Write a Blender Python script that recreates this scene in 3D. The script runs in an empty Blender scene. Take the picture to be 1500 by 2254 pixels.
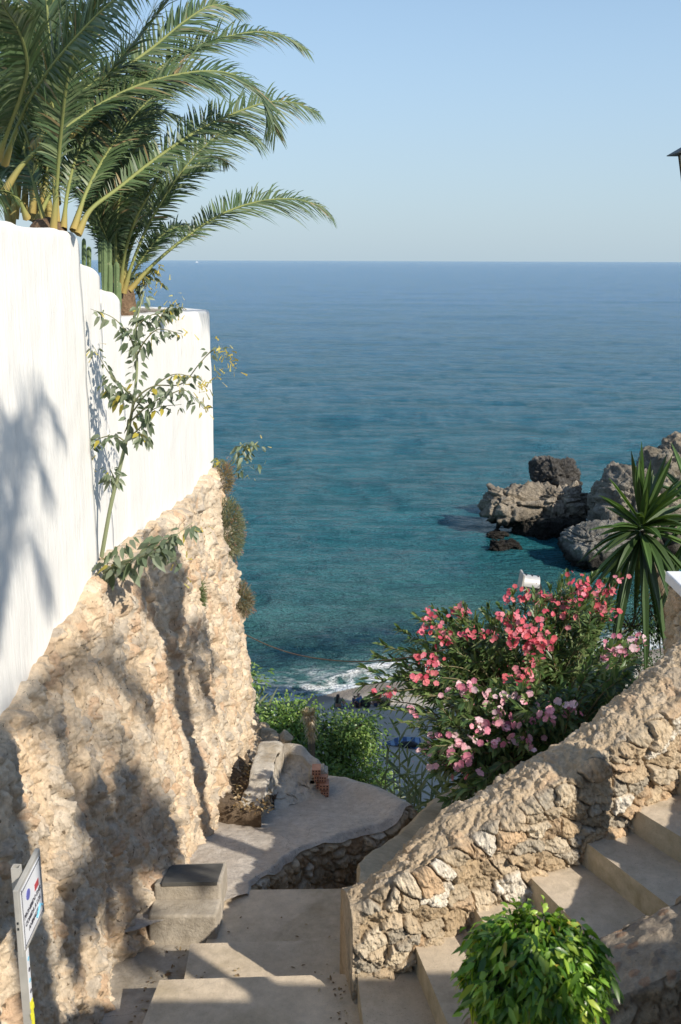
import bpy, math, random
import numpy as np
from mathutils import Vector, Matrix, Quaternion
random.seed(7)
RNG = np.random.default_rng(11)
sc = bpy.context.scene
COL = sc.collection
rad = math.radians

# ------------------------------------------------------------------ camera and pixel -> point helpers
F, CX, CY = 2254.0, 750.0, 1127.0
PITCH, ROLL = rad(13.8), rad(0.2)
cam_d = bpy.data.cameras.new('camera'); cam = bpy.data.objects.new('camera', cam_d); COL.objects.link(cam)
cam_d.sensor_fit = 'VERTICAL'; cam_d.sensor_height = 36.0; cam_d.lens = 36.0
cam_d.clip_start = 0.05; cam_d.clip_end = 90000
CM = Matrix.Rotation(rad(90) - PITCH, 4, 'X') @ Matrix.Rotation(ROLL, 4, 'Z')
cam.matrix_world = CM
cam_d.dof.use_dof = True; cam_d.dof.focus_distance = 14; cam_d.dof.aperture_fstop = 7.0
sc.camera = cam
CR = CM.to_3x3()
def ray(px, py):
    return CR @ Vector(((px - CX) / F, -(py - CY) / F, -1.0))
def atz(px, py, z):
    d = ray(px, py); return d * (z / d.z)
def aty(px, py, y):
    d = ray(px, py); return d * (y / d.y)
def atp(px, py, a, b):      # plane z = a + b*y
    d = ray(px, py); return d * (a / (d.z - b * d.y))
SEA = -23.0

# ------------------------------------------------------------------ numpy noise
def _h(ix, iy, iz, seed=0):
    ix = ix.astype(np.int64); iy = iy.astype(np.int64); iz = iz.astype(np.int64)
    n = (ix * 374761393 + iy * 668265263 + iz * 2147483647 + seed * 974634541) & 0xffffffff
    n = ((n ^ (n >> 13)) * 1274126177) & 0xffffffff
    n = ((n ^ (n >> 16)) * 2246822519) & 0xffffffff
    n = n ^ (n >> 15)
    return (n & 0xffffff) / float(0xffffff)
def vn(x, y, z, seed=0):
    x = np.asarray(x, float); y = np.broadcast_to(np.asarray(y, float), x.shape); z = np.broadcast_to(np.asarray(z, float), x.shape)
    i, j, k = np.floor(x), np.floor(y), np.floor(z)
    u, v, w = x - i, y - j, z - k
    u = u*u*u*(u*(u*6-15)+10); v = v*v*v*(v*(v*6-15)+10); w = w*w*w*(w*(w*6-15)+10)
    def c(a, b, d): return _h(i + a, j + b, k + d, seed)
    x00 = c(0,0,0)*(1-u)+c(1,0,0)*u; x10 = c(0,1,0)*(1-u)+c(1,1,0)*u
    x01 = c(0,0,1)*(1-u)+c(1,0,1)*u; x11 = c(0,1,1)*(1-u)+c(1,1,1)*u
    return ((x00*(1-v)+x10*v)*(1-w)+(x01*(1-v)+x11*v)*w)*2-1
def fbm(x, y, z, o=4, seed=0, g=0.5):
    a, s, r = 1.0, 1.0, 0
    for q in range(o):
        r = r + a*vn(x*s, np.asarray(y)*s, np.asarray(z)*s, seed+q); a *= g; s *= 2.03
    return r
def worley(u, v, seed=0, jit=0.9):
    i, j = np.floor(u), np.floor(v)
    f1 = np.full(u.shape, 9.0); f2 = np.full(u.shape, 9.0)
    idd = np.zeros(u.shape); cu = np.zeros(u.shape); cv = np.zeros(u.shape)
    for a in (-1, 0, 1):
        for b in (-1, 0, 1):
            px = i + a + 0.5 + jit*(_h(i+a, j+b, i*0, seed) - .5); py = j + b + 0.5 + jit*(_h(i+a, j+b, i*0, seed+5) - .5)
            d = np.hypot(px-u, py-v)
            hid = _h(i+a, j+b, i*0, seed+9)
            n = d < f1
            f2 = np.where(n, f1, np.minimum(f2, d))
            idd = np.where(n, hid, idd); cu = np.where(n, px, cu); cv = np.where(n, py, cv)
            f1 = np.where(n, d, f1)
    return f1, f2, idd, u-cu, v-cv
def sst(a, b, x):
    t = np.clip((x-a)/(b-a), 0, 1); return t*t*(3-2*t)
def pal(idd, cols):
    c = np.array(cols); n = len(c)
    return c[np.clip((idd*n).astype(int), 0, n-1)]

# ------------------------------------------------------------------ objects
def tag(o, label=None, cat=None, group=None, kind=None):
    if label: o['label'] = label
    if cat: o['category'] = cat
    if group: o['group'] = group
    if kind: o['kind'] = kind
    return o
def thing(name, label, cat, loc=(0, 0, 0), group=None):
    o = bpy.data.objects.new(name, None); COL.objects.link(o); o.location = loc; o.empty_display_size = .1
    return tag(o, label, cat, group)
def link_mesh(name, me, mats, parent=None):
    if not isinstance(mats, (list, tuple)): mats = [mats]
    for m in mats: me.materials.append(m)
    o = bpy.data.objects.new(name, me); COL.objects.link(o)
    if parent:
        o.parent = parent
        o.matrix_parent_inverse = Matrix.Translation(-Vector(parent.location))
    return o
def np_mesh(name, V, Fa, smooth=True, col=None, mi=None):
    """V (n,3); Fa: list of (m,k) int arrays"""
    me = bpy.data.meshes.new(name)
    V = np.asarray(V, np.float32)
    if not isinstance(Fa, (list, tuple)): Fa = [Fa]
    Fa = [np.asarray(f, np.int32) for f in Fa if len(f)]
    loops = np.concatenate([f.ravel() for f in Fa]); tot = np.concatenate([np.full(len(f), f.shape[1], np.int32) for f in Fa])
    me.vertices.add(len(V)); me.vertices.foreach_set('co', V.ravel())
    me.loops.add(len(loops)); me.loops.foreach_set('vertex_index', loops)
    me.polygons.add(len(tot)); st = np.concatenate([[0], np.cumsum(tot)[:-1]]).astype(np.int32)
    me.polygons.foreach_set('loop_start', st)
    try: me.polygons.foreach_set('loop_total', tot)
    except Exception: pass
    if mi is not None: me.polygons.foreach_set('material_index', np.asarray(mi, np.int32))
    me.polygons.foreach_set('use_smooth', np.full(len(tot), smooth))
    if col is not None:
        a = me.color_attributes.new('Col', 'FLOAT_COLOR', 'POINT')
        c = np.ones((len(V), 4), np.float32); c[:, :col.shape[1]] = col
        a.data.foreach_set('color', c.ravel())
    me.update(calc_edges=True); me.validate()
    return me
def gridfaces(nu, nv, flip=False):
    i = np.arange(nu-1)[:, None]*nv + np.arange(nv-1)[None, :]
    f = np.stack([i, i+nv, i+nv+1, i+1], -1).reshape(-1, 4)
    return f[:, ::-1] if flip else f
def gnormals(P):
    du = np.gradient(P, axis=0); dv = np.gradient(P, axis=1)
    n = np.cross(du, dv); n /= (np.linalg.norm(n, axis=-1, keepdims=True)+1e-9); return n
class MB:
    def __init__(s): s.V = []; s.F = []; s.M = []; s.C = []; s.n = 0
    def add(s, V, Fc, mi=0, c=(1, 1, 1)):
        V = np.asarray(V, float)
        s.V.append(V); o = s.n; s.n += len(V)
        for f in Fc: s.F.append(tuple(int(i)+o for i in f)); s.M.append(mi)
        c = np.asarray(c, float)
        s.C.append(np.broadcast_to(c, (len(V), 3)).copy())
    def addarr(s, V, Fa, mi=0, c=None):
        s.V.append(V); o = s.n; s.n += len(V)
        s.F.extend(map(tuple, (Fa+o).tolist())); s.M.extend([mi]*len(Fa))
        s.C.append(np.ones((len(V), 3)) if c is None else c)
    def box(s, c, size, rot=None, mi=0, taper=1.0, col=(1,1,1)):
        x, y, z = [q/2 for q in size]
        v = [Vector(p) for p in ((-x,-y,-z),(x,-y,-z),(x,y,-z),(-x,y,-z),(-x*taper,-y*taper,z),(x*taper,-y*taper,z),(x*taper,y*taper,z),(-x*taper,y*taper,z))]
        if rot is not None: v = [rot @ p for p in v]
        v = [p + Vector(c) for p in v]
        s.add([tuple(p) for p in v], [(3,2,1,0),(4,5,6,7),(0,1,5,4),(1,2,6,5),(2,3,7,6),(3,0,4,7)], mi, col)
    def tube(s, pts, r, n=6, mi=0, cap=True, col=(1,1,1)):
        pts = [Vector(p) for p in pts]; m = len(pts)
        if not hasattr(r, '__len__'): r = [r]*m
        V = []; ref = Vector((0.13, 0.31, 0.94))
        for i, p in enumerate(pts):
            d = (pts[min(i+1, m-1)]-pts[max(i-1, 0)]).normalized()
            a = d.cross(ref)
            if a.length < 1e-3: a = d.cross(Vector((1, 0, 0)))
            a.normalize(); b = d.cross(a)
            for k in range(n):
                t = 2*math.pi*k/n; V.append(tuple(p+(a*math.cos(t)+b*math.sin(t))*r[i]))
        Fc = [(i*n+k, i*n+(k+1) % n, (i+1)*n+(k+1) % n, (i+1)*n+k) for i in range(m-1) for k in range(n)]
        if cap: Fc += [tuple(range(n))[::-1], tuple(range((m-1)*n, m*n))]
        s.add(V, Fc, mi, col)
    def prism(s, poly, z0, z1, mi=0, mside=None, col=(1,1,1)):
        """poly CCW list of (x,y) or (x,y,z) tops; z0 bottom"""
        n = len(poly)
        top = [(p[0], p[1], (p[2] if len(p) > 2 else z1)) for p in poly]; bot = [(p[0], p[1], z0) for p in poly]
        s.add(top+bot, [tuple(range(n))], mi, col)
        s.add(top+bot, [(i, n+i, n+(i+1) % n, (i+1) % n) for i in range(n)], mi if mside is None else mside, col)
    def build(s, name, mats, parent=None, smooth=False, bevel=0, seg=2, usecol=True):
        me = bpy.data.meshes.new(name)
        V = np.concatenate(s.V)
        me.from_pydata(V.tolist(), [], s.F)
        me.polygons.foreach_set('material_index', np.array(s.M, np.int32))
        me.polygons.foreach_set('use_smooth', np.full(len(s.F), smooth))
        a = me.color_attributes.new('Col', 'FLOAT_COLOR', 'POINT')
        c = np.ones((len(V), 4), np.float32); c[:, :3] = np.concatenate(s.C); a.data.foreach_set('color', c.ravel())
        me.validate(); me.update()
        o = link_mesh(name, me, mats, parent)
        if bevel:
            b = o.modifiers.new('bevel', 'BEVEL'); b.width = bevel; b.segments = seg; b.limit_method = 'ANGLE'; b.angle_limit = rad(40)
        return o
def crv(pts, n):
    """Catmull-Rom through pts, n samples"""
    P = [Vector(p) for p in pts]
    P = [P[0]*2-P[1]] + P + [P[-1]*2-P[-2]]
    out = []; m = len(P)-3
    for q in range(n):
        t = q/(n-1)*m; i = min(int(t), m-1); t -= i
        a, b, c, d = P[i:i+4]
        out.append(.5*((2*b)+(c-a)*t+(2*a-5*b+4*c-d)*t*t+(3*b-a-3*c+d)*t**3))
    return out

# ------------------------------------------------------------------ materials
def nodes(name):
    m = bpy.data.materials.new(name); m.use_nodes = True
    nt = m.node_tree; nt.nodes.clear()
    out = nt.nodes.new('ShaderNodeOutputMaterial'); bs = nt.nodes.new('ShaderNodeBsdfPrincipled')
    nt.links.new(bs.outputs[0], out.inputs[0])
    return m, nt, bs, out
def N(nt, t, **kw):
    n = nt.nodes.new(t)
    for k, v in kw.items():
        if k in n.inputs.keys(): n.inputs[k].default_value = v
        else: setattr(n, k, v)
    return n
def noise(nt, scale, detail=6, rough=.6, vec=None, dist=0):
    n = N(nt, 'ShaderNodeTexNoise'); n.inputs['Scale'].default_value = scale; n.inputs['Detail'].default_value = detail
    n.inputs['Roughness'].default_value = rough; n.inputs['Distortion'].default_value = dist
    if vec is not None: nt.links.new(vec, n.inputs['Vector'])
    return n.outputs['Fac']
def mixc(nt, fac, a, b, mode='MIX'):
    n = nt.nodes.new('ShaderNodeMix'); n.data_type = 'RGBA'; n.blend_type = mode; n.clamp_factor = True
    for s, v in ((0, fac), (6, a), (7, b)):
        if hasattr(v, 'is_linked') or hasattr(v, 'links'): nt.links.new(v, n.inputs[s])
        elif s == 0: n.inputs[0].default_value = v
        else: n.inputs[s].default_value = (*v, 1)
    return n.outputs[2]
def ramp(nt, fac, stops):
    n = nt.nodes.new('ShaderNodeValToRGB'); nt.links.new(fac, n.inputs[0]); e = n.color_ramp.elements
    while len(e) < len(stops): e.new(.5)
    for q, (p, c) in zip(e, stops): q.position = p; q.color = (*c, 1) if hasattr(c, '__len__') else (c, c, c, 1)
    return n.outputs[0]
def objvec(nt, scale=(1, 1, 1)):
    t = nt.nodes.new('ShaderNodeTexCoord'); mp = nt.nodes.new('ShaderNodeMapping'); mp.inputs['Scale'].default_value = scale
    nt.links.new(t.outputs['Object'], mp.inputs[0]); return mp.outputs[0]
def bump(nt, bs, h, strength=.5, dist=.01, prev=None):
    b = nt.nodes.new('ShaderNodeBump'); b.inputs['Strength'].default_value = strength; b.inputs['Distance'].default_value = dist
    nt.links.new(h, b.inputs['Height'])
    if prev is not None: nt.links.new(prev, b.inputs['Normal'])
    nt.links.new(b.outputs[0], bs.inputs['Normal']); return b.outputs[0]
def rough_mat(name, c1, c2, scale=3, rough=.9, bscale=60, bstr=.5, bdist=.004, attr=False, stretch=(1, 1, 1), speck=None, stain=None, spec=.3, grain=None, crack=None):
    m, nt, bs, out = nodes(name)
    v = objvec(nt, stretch)
    f = noise(nt, scale, 7, .62, v)
    c = ramp(nt, f, [(.3, c1), (.7, c2)])
    if attr:
        a = nt.nodes.new('ShaderNodeAttribute'); a.attribute_name = 'Col'
        c = mixc(nt, 1.0, a.outputs['Color'], c, 'MULTIPLY')
    if stain:
        f2 = noise(nt, stain[0], 5, .65, v, .6)
        k = ramp(nt, f2, [(stain[1], 0.0), (stain[2], 1.0)])
        c = mixc(nt, k, c, stain[3])
    if speck:
        f3 = noise(nt, speck[0], 2, .5, v)
        c = mixc(nt, ramp(nt, f3, [(speck[1], 0.0), (speck[1]+.06, 1.0)]), c, speck[2])
    if crack:
        vo = nt.nodes.new('ShaderNodeTexVoronoi'); vo.feature = 'DISTANCE_TO_EDGE'; vo.inputs['Scale'].default_value = crack[0]
        nd = nt.nodes.new('ShaderNodeTexNoise'); nd.inputs['Scale'].default_value = crack[0]*3; nd.inputs['Detail'].default_value = 6; nt.links.new(v, nd.inputs['Vector'])
        vm = nt.nodes.new('ShaderNodeVectorMath'); vm.operation = 'MULTIPLY_ADD'; vm.inputs[1].default_value = (.5/crack[0],)*3; nt.links.new(nd.outputs['Color'], vm.inputs[0]); nt.links.new(v, vm.inputs[2]); nt.links.new(vm.outputs[0], vo.inputs['Vector'])
        kk = ramp(nt, vo.outputs['Distance'], [(crack[1]*.3, 1.0), (crack[1], 0.0)]); gate = ramp(nt, noise(nt, crack[0]*.9, 3, .5, v), [(.52, 0.0), (.6, crack[3])])
        c = mixc(nt, mixc(nt, 1.0, kk, gate, 'MULTIPLY'), c, crack[2])
    if grain:
        c = mixc(nt, 1.0, c, ramp(nt, noise(nt, grain[0], 8, .75, v), [(.32, 1-grain[1]), (.68, 1+grain[1]*.5)]), 'MULTIPLY')
    nt.links.new(c, bs.inputs['Base Color'])
    bs.inputs['Roughness'].default_value = rough; bs.inputs['Specular IOR Level'].default_value = spec
    b1 = bump(nt, bs, noise(nt, bscale, 6, .7, v), bstr, bdist*2)
    bump(nt, bs, noise(nt, bscale*.2, 4, .6, v), bstr*.7, bdist*3, b1)
    return m
def leaf_mat(name, rough=.45, trans=.3, spec=.5, tint=(1, 1, 1), tcol=(1.2, 1.15, .5)):
    m, nt, bs, out = nodes(name)
    a = nt.nodes.new('ShaderNodeAttribute'); a.attribute_name = 'Col'
    c = mixc(nt, 1.0, a.outputs['Color'], tint, 'MULTIPLY')
    nt.links.new(c, bs.inputs['Base Color']); bs.inputs['Roughness'].default_value = rough; bs.inputs['Specular IOR Level'].default_value = spec
    tr = nt.nodes.new('ShaderNodeBsdfTranslucent'); nt.links.new(mixc(nt, 1.0, c, tcol, 'MULTIPLY'), tr.inputs[0])
    mx = nt.nodes.new('ShaderNodeMixShader'); mx.inputs[0].default_value = trans
    nt.links.new(bs.outputs[0], mx.inputs[1]); nt.links.new(tr.outputs[0], mx.inputs[2]); nt.links.new(mx.outputs[0], out.inputs[0])
    return m
def plain(name, c, rough=.5, metal=0, spec=.5, var=.12, scale=8):
    m, nt, bs, out = nodes(name)
    f = noise(nt, scale, 5, .6, objvec(nt))
    cc = ramp(nt, f, [(.3, tuple(q*(1-var) for q in c)), (.7, tuple(min(1, q*(1+var)) for q in c))])
    nt.links.new(cc, bs.inputs['Base Color']); bs.inputs['Roughness'].default_value = rough
    bs.inputs['Metallic'].default_value = metal; bs.inputs['Specular IOR Level'].default_value = spec
    return m
M = {}
M['stone'] = rough_mat('rough stone', (.93, .90, .87), (1.2, 1.18, 1.15), 5, .92, 45, .9, .012, attr=True, speck=(30, .67, (.2, .15, .1)), grain=(22, .3), stretch=(1, 1, .6))
M['rubble'] = rough_mat('rubble stone', (.92, .90, .87), (1.2, 1.18, 1.15), 9, .92, 50, .9, .010, attr=True, speck=(45, .7, (.22, .16, .11)), grain=(26, .28))
M['rock'] = rough_mat('sea rock', (.7, .7, .7), (1.15, 1.12, 1.05), .9, .9, 5, 1.0, .25, attr=True, grain=(3, .35))
M['white'] = rough_mat('white limewash', (.71, .70, .67), (.79, .78, .745), 1.1, .85, 22, .5, .010, stretch=(1, 1, .16), stain=(3.2, .60, .80, (.70, .68, .63)), spec=.2, speck=(30, .76, (.6, .56, .5)), crack=(.9, .006, (.52, .48, .42), .7), grain=(4, .07))
M['cement'] = rough_mat('grey cement', (.38, .335, .27), (.52, .465, .39), 3, .92, 60, .7, .006, stain=(1.6, .5, .72, (.28, .24, .18)), grain=(14, .22), crack=(1.6, .008, (.2, .17, .13), .6))
M['tread'] = rough_mat('step concrete', (.50, .415, .305), (.64, .54, .415), 1.6, .88, 120, .6, .004, speck=(150, .66, (.27, .21, .155)), stain=(1.3, .50, .74, (.38, .31, .205)), grain=(9, .22))
M['riser'] = rough_mat('yellowed concrete', (.46, .38, .25), (.57, .48, .335), 3, .9, 90, .6, .004, stain=(2.5, .5, .72, (.31, .25, .135)), grain=(12, .2))
M['path'] = rough_mat('rough path concrete', (.52, .46, .39), (.66, .60, .53), 2.0, .92, 75, .9, .008, speck=(60, .64, (.33, .28, .22)), stain=(.9, .5, .72, (.45, .39, .32)), grain=(14, .25), crack=(1.3, .008, (.26, .22, .18), .6))
M['plaster'] = rough_mat('old plaster', (.50, .45, .37), (.66, .61, .53), 2.5, .9, 50, .9, .012, stain=(2.0, .52, .68, (.36, .29, .20)), grain=(16, .28))
M['sandslope'] = rough_mat('sandy mortar', (.44, .36, .245), (.56, .47, .33), 2.5, .93, 90, .9, .008, stain=(1.8, .5, .74, (.36, .30, .205)), grain=(18, .22))
M['soil'] = rough_mat('dry soil', (.12, .085, .055), (.21, .155, .105), 9, .95, 60, .9, .02)
M['hill'] = rough_mat('cliff soil', (.16, .13, .09), (.28, .23, .16), .5, .95, 6, .9, .1)
M['sand'] = rough_mat('beach sand', (.36, .32, .26), (.47, .42, .35), .35, .95, 5, .8, .06, attr=True, speck=(3.0, .68, (.27, .24, .2)))
M['leaf'] = leaf_mat('leaf', .42, .3)
M['leafgloss'] = leaf_mat('glossy leaf', .34, .30, .45)
M['palmleaf'] = leaf_mat('palm leaflet', .42, .22, .5, tcol=(1.25, 1.15, .45))
M['petal'] = leaf_mat('petal', .6, .35, .3, tcol=(1.1, .9, .9))
M['stem'] = leaf_mat('stem', .7, .0, .3)
M['bark'] = rough_mat('bark', (.10, .075, .05), (.2, .155, .105), 12, .95, 40, .9, .01)
M['palmtrunk'] = rough_mat('palm trunk', (.14, .09, .055), (.27, .18, .11), 14, .95, 40, .9, .02)
M['steel'] = plain('galvanised steel', (.42, .41, .39), .45, .6)
M['grey'] = plain('grey paint', (.40, .39, .36), .5)
M['alu'] = plain('pale aluminium', (.50, .50, .49), .45, .3)
M['dark'] = plain('dark metal', (.03, .033, .034), .5, .3)
M['lampglass'] = plain('amber lantern glass', (.30, .22, .11), .2)
M['signwhite'] = plain('sign white', (.74, .76, .80), .35, var=.06)
M['ink'] = plain('ink', (.05, .05, .07), .6)
M['yellow'] = plain('yellow tape', (.80, .76, .05), .5)
M['brick'] = rough_mat('red brick', (.50, .25, .165), (.62, .35, .24), 12, .9, 70, .6, .004)
M['hole'] = plain('brick hole', (.10, .05, .035), .9)
M['cap'] = plain('white slab', (.80, .79, .78), .55, var=.04)
M['grate'] = rough_mat('grey lid', (.075, .073, .066), (.12, .115, .105), 9, .7, 80, .4, .003)
M['rope'] = plain('rope', (.12, .085, .06), .9)
M['skin'] = plain('skin', (.34, .19, .13), .55)
M['hair'] = plain('dark hair', (.016, .012, .010), .5)
M['fair'] = plain('brown hair', (.12, .07, .035), .5)
def cloth(n, c): return plain(n, c, .85, var=.2)

# ------------------------------------------------------------------ light and sky
SUN_DIR = Vector((0.74, -0.67, 0)).normalized() * math.cos(rad(35)) + Vector((0, 0, math.sin(rad(35))))
sun_d = bpy.data.lights.new('sun', 'SUN'); sun = bpy.data.objects.new('sun', sun_d); COL.objects.link(sun)
sun.rotation_euler = SUN_DIR.to_track_quat('Z', 'Y').to_euler(); sun_d.energy = 4.8; sun_d.angle = rad(.5); sun_d.color = (1, .915, .79)
w = bpy.data.worlds.new('World'); sc.world = w; w.use_nodes = True
wn = w.node_tree; bg = wn.nodes['Background']; sky = wn.nodes.new('ShaderNodeTexSky'); sky.sky_type = 'NISHITA'; sky.sun_disc = False
sky.sun_elevation = rad(35); sky.sun_rotation = math.atan2(SUN_DIR.x, SUN_DIR.y); sky.air_density = 1.0; sky.dust_density = .6; sky.ozone_density = 2.5; sky.altitude = 20
tcw = wn.nodes.new('ShaderNodeTexCoord'); sxw = wn.nodes.new('ShaderNodeSeparateXYZ'); wn.links.new(tcw.outputs['Generated'], sxw.inputs[0])
hz = ramp(wn, sxw.outputs['Z'], [(0, (0.37, 0.475, 0.55)), (.10, (0.4, 0.53, 0.65)), (.24, (0.44, 0.64, 0.85)), (.6, (0.32, 0.54, 0.9))])
fz = ramp(wn, sxw.outputs['Z'], [(0, .9), (.06, .75), (.22, .4), (.6, .15)])
hzs = wn.nodes.new('ShaderNodeVectorMath'); hzs.operation = 'SCALE'; hzs.inputs[3].default_value = 10; wn.links.new(hz, hzs.inputs[0])
wn.links.new(mixc(wn, fz, sky.outputs[0], hzs.outputs[0]), bg.inputs[0]); bg.inputs[1].default_value = .108
sc.view_settings.view_transform = 'Standard'; sc.view_settings.look = 'None'; sc.view_settings.exposure = .26; sc.view_settings.gamma = 1

# ================================================================== SETTING: sea, beach, cliffs
def shore(x):     # waterline distance
    return 51.2 + .34*(x+3) + .35*np.sin(x*.35+.6) + .2*np.sin(x*.9)
def sea_mesh():
    th = np.tan(np.radians(np.linspace(-36, 36, 560)))
    ys = np.concatenate([np.linspace(44, 64, 190)[:-1], 64*np.exp(np.linspace(0, math.log(60000/64.), 640))])
    Y, T = np.meshgrid(ys, th, indexing='ij'); X = Y*T*1.0
    d = Y - shore(np.clip(X, -30, 60))
    near = np.clip(1.0/(1+(Y/260.)**2), 0, 1)
    wx = X + 2.5*fbm(X/14, Y/9, 0, 2, 31); wy = Y + 1.6*fbm(X/20, Y/11, 3, 2, 41)
    a1 = 1-np.abs(vn(wx/9, wy/3.6, 0, 1)); a2 = 1-np.abs(vn(wx/4+wy/14, wy/1.7, 0, 2)); a3 = vn(X/1.6+Y*.3, Y/.75, 0, 3)
    Z = (.34*(a1-.6)+.18*(a2-.6))*near + .035*a3*near*np.clip(120/Y, 0, 1) + .35*vn(X/60, Y/24, 0, 4)*np.clip(1/(1+(Y/900.)**2), 0, 1)*sst(60, 140, Y)
    Z = Z*sst(-.2, 6, d)
    # a small breaking wave along the shore
    brk = np.exp(-((d-1.7-.35*np.sin(X*.8)-.3*vn(X/3, 0, 0, 8))/.55)**2)*(.45+.55*sst(-6, 2.5, X+1.5*vn(X/2.2, 0, 0, 6)))
    Z = Z + .30*brk
    nz = fbm(X*1.2, Y*2.0, 0, 4, 51)*.5+.5
    lace = 1-np.abs(fbm(X*.9, Y*1.7, 5, 4, 61))
    foam = np.clip(brk*1.5*sst(.35, .75, nz), 0, 1)
    swash = sst(5.0, .3, d)*sst(.34, .80, lace*.62+.42*nz)
    edge = np.exp(-((d-.15-.12*nz)/.13)**2)*.8
    back = np.exp(-((d-3.0)/1.3)**2)*sst(.66, .95, lace*.7+.25*nz)*.8
    foam = np.clip(np.maximum(np.maximum(foam, swash*.9), np.maximum(edge, back)), 0, 1)*sst(-.6, .1, d)
    shallow = sst(26, 3, d)
    V = np.stack([X, Y, SEA+Z], -1).reshape(-1, 3)
    shade_band = np.exp(-((d-7.5-1.5*vn(X/7, 0, 0, 9))/3.0)**2)*sst(9, 3, X)*(.75+.5*(nz-.5))  # painted dark band standing in for the cliff's shade on the water
    c = np.stack([foam, shallow, shade_band], -1).reshape(-1, 3)
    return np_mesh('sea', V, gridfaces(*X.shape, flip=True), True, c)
m, nt, bs, out = nodes('sea water')
at = nt.nodes.new('ShaderNodeAttribute'); at.attribute_name = 'Col'
sp = nt.nodes.new('ShaderNodeSeparateColor'); nt.links.new(at.outputs['Color'], sp.inputs[0])
geo = nt.nodes.new('ShaderNodeNewGeometry'); sx = nt.nodes.new('ShaderNodeSeparateXYZ'); nt.links.new(geo.outputs['Position'], sx.inputs[0])
mr = nt.nodes.new('ShaderNodeMapRange'); mr.inputs[1].default_value = 50; mr.inputs[2].default_value = 650; nt.links.new(sx.outputs['Y'], mr.inputs[0])
v = objvec(nt, (.055, .085, 1)); big = noise(nt, 1, 9, .74, v, .8)
c = ramp(nt, mr.outputs[0], [(0, (.045, .150, .150)), (.06, (.020, .135, .160)), (.2, (.010, .115, .185)), (.5, (.008, .11, .23)), (1, (.010, .12, .29))])
c = mixc(nt, ramp(nt, big, [(.46, 0.0), (.62, .7)]), c, (.006, .085, .115))
c = mixc(nt, sp.outputs[1], c, (.055, .15, .14))
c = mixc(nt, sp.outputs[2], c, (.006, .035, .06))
c = mixc(nt, sp.outputs[0], c, (.80, .82, .82)); nt.links.new(c, bs.inputs['Base Color'])
nt.links.new(ramp(nt, sp.outputs[0], [(0, .14), (.4, .8)]), bs.inputs['Roughness']); bs.inputs['IOR'].default_value = 1.33; bs.inputs['Specular IOR Level'].default_value = .33; bs.inputs['Specular Tint'].default_value = (.52, .82, 1, 1)
b1 = bump(nt, bs, noise(nt, 1, 5, .6, objvec(nt, (1.2, 2.1, 1)), .3), 1.0, .26)
b2 = bump(nt, bs, noise(nt, 1, 6, .68, objvec(nt, (.26, .62, 1)), .3), 1.0, .95, b1)
bump(nt, bs, noise(nt, 1, 7, .72, objvec(nt, (.055, .14, 1)), .3), 1.0, 3.2, b2)
M['sea'] = m
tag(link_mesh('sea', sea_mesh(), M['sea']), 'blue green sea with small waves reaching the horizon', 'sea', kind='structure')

def beach_mesh():
    xs = np.linspace(-45, 60, 420); ys = np.concatenate([np.linspace(20, 40, 50)[:-1], np.linspace(40, 72, 240)])
    Y, X = np.meshgrid(ys, xs, indexing='ij')
    d = shore(X)-Y
    Z = SEA + np.where(d > 0, .30*sst(0, 4.5, d)+.022*np.clip(d-3, 0, 40), .12*d) + .035*fbm(X*1.3, Y*1.3, 0, 3, 71)*sst(.5, 2.5, d) + .02*vn(X*3.2, Y*3.2, 0, 72)*sst(1, 3, d)
    wet = sst(1.9, .5, d+.35*vn(X/2, Y/2, 0, 73))
    c = (1-wet)[..., None]*np.array([1, 1, 1.])+wet[..., None]*np.array([.52, .5, .5])
    return np_mesh('beach', np.stack([X, Y, Z], -1).reshape(-1, 3), gridfaces(*X.shape, flip=True), True, c.reshape(-1, 3))
tag(link_mesh('beach', beach_mesh(), M['sand']), 'grey brown sand beach below the cliff', 'beach', kind='structure')

def hillside_mesh():
    xs = np.linspace(-40, 14, 220); ys = np.concatenate([np.linspace(3, 16, 120)[:-1], np.linspace(16, 40, 90)])
    Y, X = np.meshgrid(ys, xs, indexing='ij')
    Z = np.interp(Y, [3, 8, 11.0, 12.5, 16, 24, 33, 36, 40], [-7.4, -7.8, -8.2, -9.5, -13, -18.5, -22.2, -22.9, -24])
    Z = Z + .8*fbm(X/3, Y/3, 0, 4, 81)*sst(10, 14, Y)*sst(36, 30, Y)
    return np_mesh('hillside', np.stack([X, Y, Z], -1).reshape(-1, 3), gridfaces(*X.shape, flip=True), True, None)
tag(link_mesh('hillside', hillside_mesh(), M['hill']), 'dry earth slope falling from the path to the beach', 'slope', kind='structure')

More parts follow.
